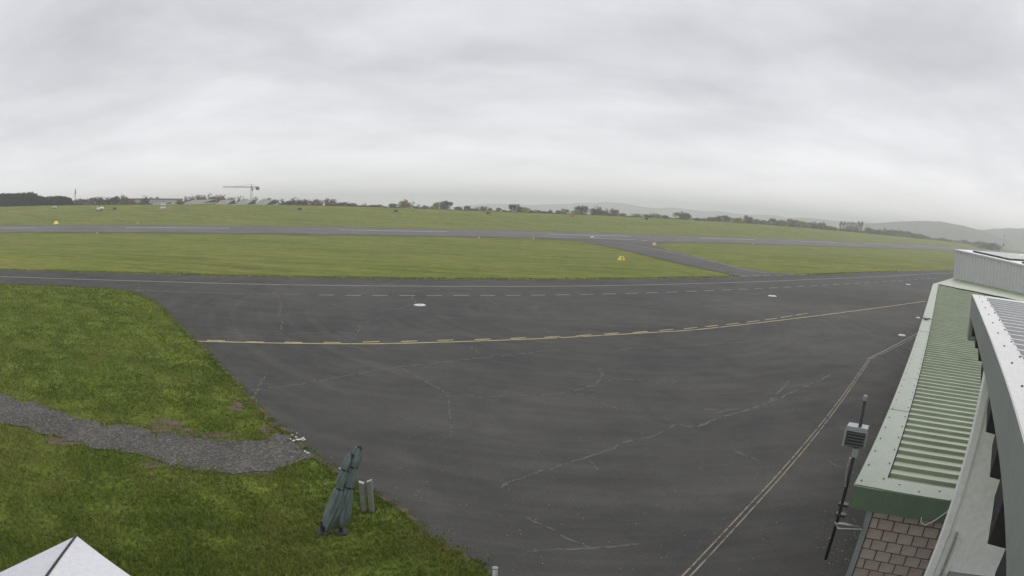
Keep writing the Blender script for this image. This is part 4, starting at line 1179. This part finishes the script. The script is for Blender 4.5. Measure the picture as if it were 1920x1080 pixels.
tree(1275, 398, 14, 'green', 'wide green tree with a second head, alone on the falling crest', 290)
tree(1287, 399, 10, 'ochre', 'ochre tree merged into the wide green tree', 288)
run_of([(1305, 409, 7, 'grey'), (1318, 410, 7, 'green'), (1335, 407, 9, 'green'), (1347, 405, 6, 'grey'), (1362, 404, 11, 'green'), (1386, 409, 9, 'ochre'), (1401, 405, 8, 'ochre'), (1414, 410, 10, 'yellow'), (1430, 414, 9, 'green'), (1448, 409.5, 6, 'grey'), (1463, 414, 10, 'green'), (1485, 411.5, 11, 'ochre'), (1506, 416, 10, 'yellow'), (1524, 418, 9, 'green'), (1541, 418.5, 7, 'green'), (1556, 424, 9, 'yellow')], 'in the hedgerow left of the poplars', 262)
for i, x in enumerate((1577, 1583, 1589, 1595, 1600, 1606, 1611, 1616)):
    tree(x, 414 + rnd.uniform(0, 2.0) + .2 * i, 3.6, 'pale', 'slender pale poplar, %s from the left in the poplar row' % ORD[i], 275, 'tall', 'poplar_tree', 'pale poplars in a row')
tree(1628, 426, 6, 'dark', 'small dark tree right beside the poplar row', 262)
run_of([(1640, 430, 8, 'green'), (1655, 431, 8, 'yellow'), (1662, 428, 4, 'grey'), (1676, 432, 9, 'green'), (1690, 433, 9, 'ochre'), (1704, 435, 9, 'ochre'), (1718, 438, 9, 'red'), (1730, 441, 8, 'green')], 'in the hedgerow right of the poplars', 258)
# hedge bushes at the foot of the row
k_ = 0
for x in np.arange(1322, 1830, 13.5):
    yb = np.interp(x, [1300, 1460, 1590, 1700, 1784, 1840], [413, 423, 434.5, 445, 454, 459])
    kd = rnd.choice(['green', 'yellow', 'green', 'grey', 'ochre'])
    side = 'left of' if x < 1575 else ('below' if x < 1620 else 'right of')
    lab = '%s low hedge bush, %s along the crest from the wide green tree' % (TW[kd], ORD[k_] if k_ < 20 else '%dth' % (k_ + 1) if (k_ + 1) % 10 not in (1, 2, 3) else '%d%s' % (k_ + 1, {1: 'st', 2: 'nd', 3: 'rd'}[(k_ + 1) % 10]))
    tree(x, yb - rnd.uniform(5, 8.5), 8, kd, lab, 250, 'bush', 'hedge_bush', 'low bushes of the crest hedgerow', 'bush')
    k_ += 1
tree(1853, 449.5, 15, 'dark', 'broad dark round bush alone above the white shed', 190, 'bush', 'round_bush', None, 'bush')
tree(1873, 456, 3.5, 'grey', 'tiny grey bush beside the broad dark round bush', 190, 'bush', 'round_bush', None, 'bush')
for i, x in enumerate(np.arange(138, 720, 14.0)):
    yb = np.interp(x, [130, 280, 540, 700, 880], [385, 384, 384.5, 388.5, 395])
    kd = rnd.choice(['grey', 'green', 'grey', 'red', 'ochre'])
    kd = 'green' if x < 240 and kd == 'red' else kd
    n_ = i + 1
    lab = '%s low bush under the treeline, %s right of the forest' % (TW[kd], ORD[i] if i < 20 else '%d%s' % (n_, {1: 'st', 2: 'nd', 3: 'rd'}.get(n_ % 10, 'th')))
    if 280 < x < 520: continue
    tree(x, yb - rnd.uniform(4.5, 7.5), 10, kd, lab, 272, 'bush', 'treeline_bush', 'low bushes under the treeline', 'bush')
for i, x in enumerate(np.arange(722, 1320, 15.0)):
    yb = np.interp(x, [700, 880, 1000, 1150, 1300], [388.5, 395, 399.5, 405, 413])
    kd = rnd.choice(['grey', 'green', 'yellow', 'green', 'red', 'grey'])
    n_ = i + 1
    lab = '%s shrub on the open crest, %s right of the treeline end' % (TW[kd], ORD[i] if i < 20 else '%d%s' % (n_, {1: 'st', 2: 'nd', 3: 'rd'}.get(n_ % 10, 'th')))
    tree(x + rnd.uniform(-3, 3), yb - rnd.uniform(2.5, 5.5), 9, kd, lab, 266, 'bush', 'crest_shrub', 'low shrubs along the open crest', 'bush')
# dark forest on the left: reads as one mass
V = []; F = []
g_ = np.random.default_rng(3)
cm = crown_mesh('dark', 20, 40, .09, 5, 'tall')
cv = np.array([v.co[:] for v in cm.vertices]); cf = [tuple(p.vertices) for p in cm.polygons]
for i in range(420):
    x = g_.uniform(-60, 136); d = g_.uniform(262, 300)
    yt = np.interp(x, [-60, 0, 20, 45, 62, 70, 80, 110, 128, 136], [366, 363, 362.5, 361, 360, 364, 369, 367.5, 368, 376]) + g_.uniform(-.6, 4.2)
    p_, zt_, _ = far_at(x, yt, d); base = float(terrain(p_[0], p_[1])[0]) - 1
    h = zt_ - base; w = g_.uniform(1.3, 2.5)
    a = g_.uniform(0, 6.28); R2 = np.array([[math.cos(a), -math.sin(a)], [math.sin(a), math.cos(a)]])
    q_ = cv.copy(); q_[:, :2] = q_[:, :2] @ R2.T * w; q_[:, 2] *= h
    q_ += np.array([p_[0], p_[1], base]); n_ = len(V) * 0
    V.append(q_); F.append(cf)
VV = np.concatenate(V); FF = []
off_ = 0
for q_, f_ in zip(V, F):
    FF += [tuple(i + off_ for i in f) for f in f_]; off_ += len(q_)
fo = new_obj('forest', VV, FF, LEAF['dark'])
tag(fo, 'dense dark conifer forest at the far end of the field', 'forest', None, 'stuff')

# ------------------------------------------------------------------ grass, pebbles, leaves
def scatter_grass(name, n, r0, r1, az0, az1, hmin, hmax, wd, label, keep, mat='blade'):
    r = np.exp(nrg.uniform(math.log(r0), math.log(r1), n)); az = np.radians(nrg.uniform(az0, az1, n))
    P = np.c_[r * np.sin(az), r * np.cos(az)]
    ok = keep(P); P = P[ok]; r = r[ok]
    n = len(P)
    z = terrain(P[:, 0], P[:, 1]) + 0.01
    nb = 3
    V = np.zeros((n * nb * 3, 3)); 
    for b in range(nb):
        a = nrg.uniform(0, 2 * math.pi, n); h = nrg.uniform(hmin, hmax, n) * (1 + r / 80); w = wd * (1 + r / 45) * nrg.uniform(.6, 1.3, n)
        ln = nrg.uniform(.2, 1.0, n) * h; la = nrg.uniform(0, 2 * math.pi, n)
        c = P + nrg.normal(0, .03, (n, 2))
        i = (np.arange(n) * nb + b) * 3
        V[i] = np.c_[c[:, 0] - np.cos(a) * w, c[:, 1] - np.sin(a) * w, z]
        V[i + 1] = np.c_[c[:, 0] + np.cos(a) * w, c[:, 1] + np.sin(a) * w, z]
        V[i + 2] = np.c_[c[:, 0] + np.cos(la) * ln, c[:, 1] + np.sin(la) * ln, z + h]
    me = bpy.data.meshes.new(name)
    m_ = len(V)
    me.vertices.add(m_); me.vertices.foreach_set('co', V.ravel())
    me.loops.add(m_); me.loops.foreach_set('vertex_index', np.arange(m_, dtype=np.int32))
    me.polygons.add(m_ // 3); me.polygons.foreach_set('loop_start', np.arange(0, m_, 3, dtype=np.int32))
    me.update(calc_edges=True)
    me.materials.append(MATS[mat])
    o = bpy.data.objects.new(name, me); COL.objects.link(o)
    return tag(o, label, 'grass', None, 'stuff')
def keep_near(P):
    k_ = inside(LW, P)
    ii = np.where(inside(gp, P))[0]
    if len(ii):
        dm = np.min(np.hypot(P[ii, None, 0] - gp[None, :, 0], P[ii, None, 1] - gp[None, :, 1]), axis=1)
        k_[ii] &= nrg.random(len(ii)) < .85 * np.exp(-(dm / .22) ** 1.5) + .012
    for s_ in soils:
        i_ = inside(s_, P); k_ &= ~(i_ & (nrg.random(len(P)) < .72))
    cl = np.sin(P[:, 0] * 2.1 + 1.3 * np.sin(P[:, 1] * 1.7)) * np.sin(P[:, 1] * 2.6 + np.sin(P[:, 0] * 1.2))
    return k_ & (nrg.random(len(P)) < .62 + .38 * cl)
scatter_grass('grass', 330000, 7, 62, -66, 6, .025, .085, .012, 'short tufted grass covering the near lawn', keep_near)
def keep_edge(P):
    d_ = P @ UD
    return (d_ > far_d - .05) & (d_ < 52.6) & ~inside(np.r_[lt, rt], P)
scatter_grass('grass', 150000, 48, 115, -56, 50, .03, .07, .012, 'ragged grass fringe along the far side of the taxiway', keep_edge, 'field_blade')

eg = le[nrg.integers(0, len(le), 26000)] + nrg.normal(0, 1, (26000, 2)) * np.array([.11, .11])
def edge_pts(P):
    P[:len(eg)] = eg
    k_ = np.zeros(len(P), bool); k_[:len(eg)] = nrg.random(len(eg)) < .30
    return k_
scatter_grass('grass', 40000, 7, 62, -66, 6, .02, .045, .012, 'ragged grass creeping over the asphalt edge of the lawn', edge_pts)
strip('soil_verge', le, 0.18, 'soil', 0.036, lawn, 0.3, 0.08)
def scatter_bits(name, pts, size, mat, label, flat=.5, kind='stuff', cat='pebbles'):
    V = []; F = []
    ico = [(1, 0, 0), (-1, 0, 0), (0, 1, 0), (0, -1, 0), (0, 0, 1), (0, 0, -1)]
    fc = [(0, 2, 4), (2, 1, 4), (1, 3, 4), (3, 0, 4), (2, 0, 5), (1, 2, 5), (3, 1, 5), (0, 3, 5)]
    pts = np.asarray(pts); z = terrain(pts[:, 0], pts[:, 1]) + .045
    for (x, y), zz_ in zip(pts, z):
        s_ = size * rnd.uniform(.5, 1.5); n_ = len(V)
        for v in ico: V.append((x + v[0] * s_ * rnd.uniform(.7, 1.2), y + v[1] * s_ * rnd.uniform(.7, 1.2), zz_ + v[2] * s_ * flat))
        F += [tuple(n_ + i for i in f) for f in fc]
    return tag(new_obj(name, V, F, mat), label, cat, None, kind)
gx = np.c_[nrg.uniform(gp[:, 0].min(), gp[:, 0].max(), 9000), nrg.uniform(gp[:, 1].min(), gp[:, 1].max(), 9000)]
gx = gx[inside(gp, gx)][:2600]
gx = np.r_[gx, gp[nrg.integers(0, len(gp), 900)] + nrg.normal(0, .22, (900, 2))]
scatter_bits('gravel', gx, .022, 'pebble', 'loose pale gravel stones on the path')
wp = ground([(548, 818), (555, 822), (551, 829), (557, 827), (561, 827), (566, 826), (569, 824), (571, 827), (545, 826), (572, 849), (577, 852), (637, 881), (640, 884), (557, 815), (568, 829)])
scatter_bits('pebbles', wp, .045, 'disc_white', 'cluster of white pebbles at the asphalt edge by the gravel path')
wl = np.c_[nrg.uniform(0, 620, 60), nrg.uniform(845, 925, 60)]
scatter_bits('fallen_leaves', ground(wl), .028, 'leaf_litter', 'pale fallen leaves dotted over the near grass', .35, cat='leaves')
lp = np.c_[nrg.uniform(700, 1600, 260), nrg.uniform(690, 1078, 260) ]
lw = ground(lp); lw = lw[inside(AP, lw)]
scatter_bits('leaf_litter', lw, .014, 'leaf_litter', 'small pale leaves and grit scattered over the apron', .3, cat='leaves')
lp = np.c_[nrg.uniform(1540, 1640, 90), nrg.uniform(960, 1078, 90)]
lw = ground(lp); lw = lw[inside(AP, lw)]
scatter_bits('leaf_litter', lw, .02, 'leaf_litter', 'leaf litter gathered on the asphalt below the eave', .3, cat='leaves')

# ------------------------------------------------------------------ hazy air
hz = MB().box(-4200, 4200, -260, 4200, -60, 75).build('haze', None)
hm = bpy.data.materials.new('haze_air'); hm.use_nodes = True
ht = hm.node_tree; ht.nodes.clear()
ho = ht.nodes.new('ShaderNodeOutputMaterial'); hv = ht.nodes.new('ShaderNodeVolumePrincipled')
hv.inputs['Color'].default_value = (0.97, 0.98, 1.0, 1); hv.inputs['Density'].default_value = 0.0007
ht.links.new(hv.outputs[0], ho.inputs['Volume'])
hz.data.materials.append(hm)
tag(hz, 'thin autumn haze lying over the whole airfield', 'haze', None, 'stuff')
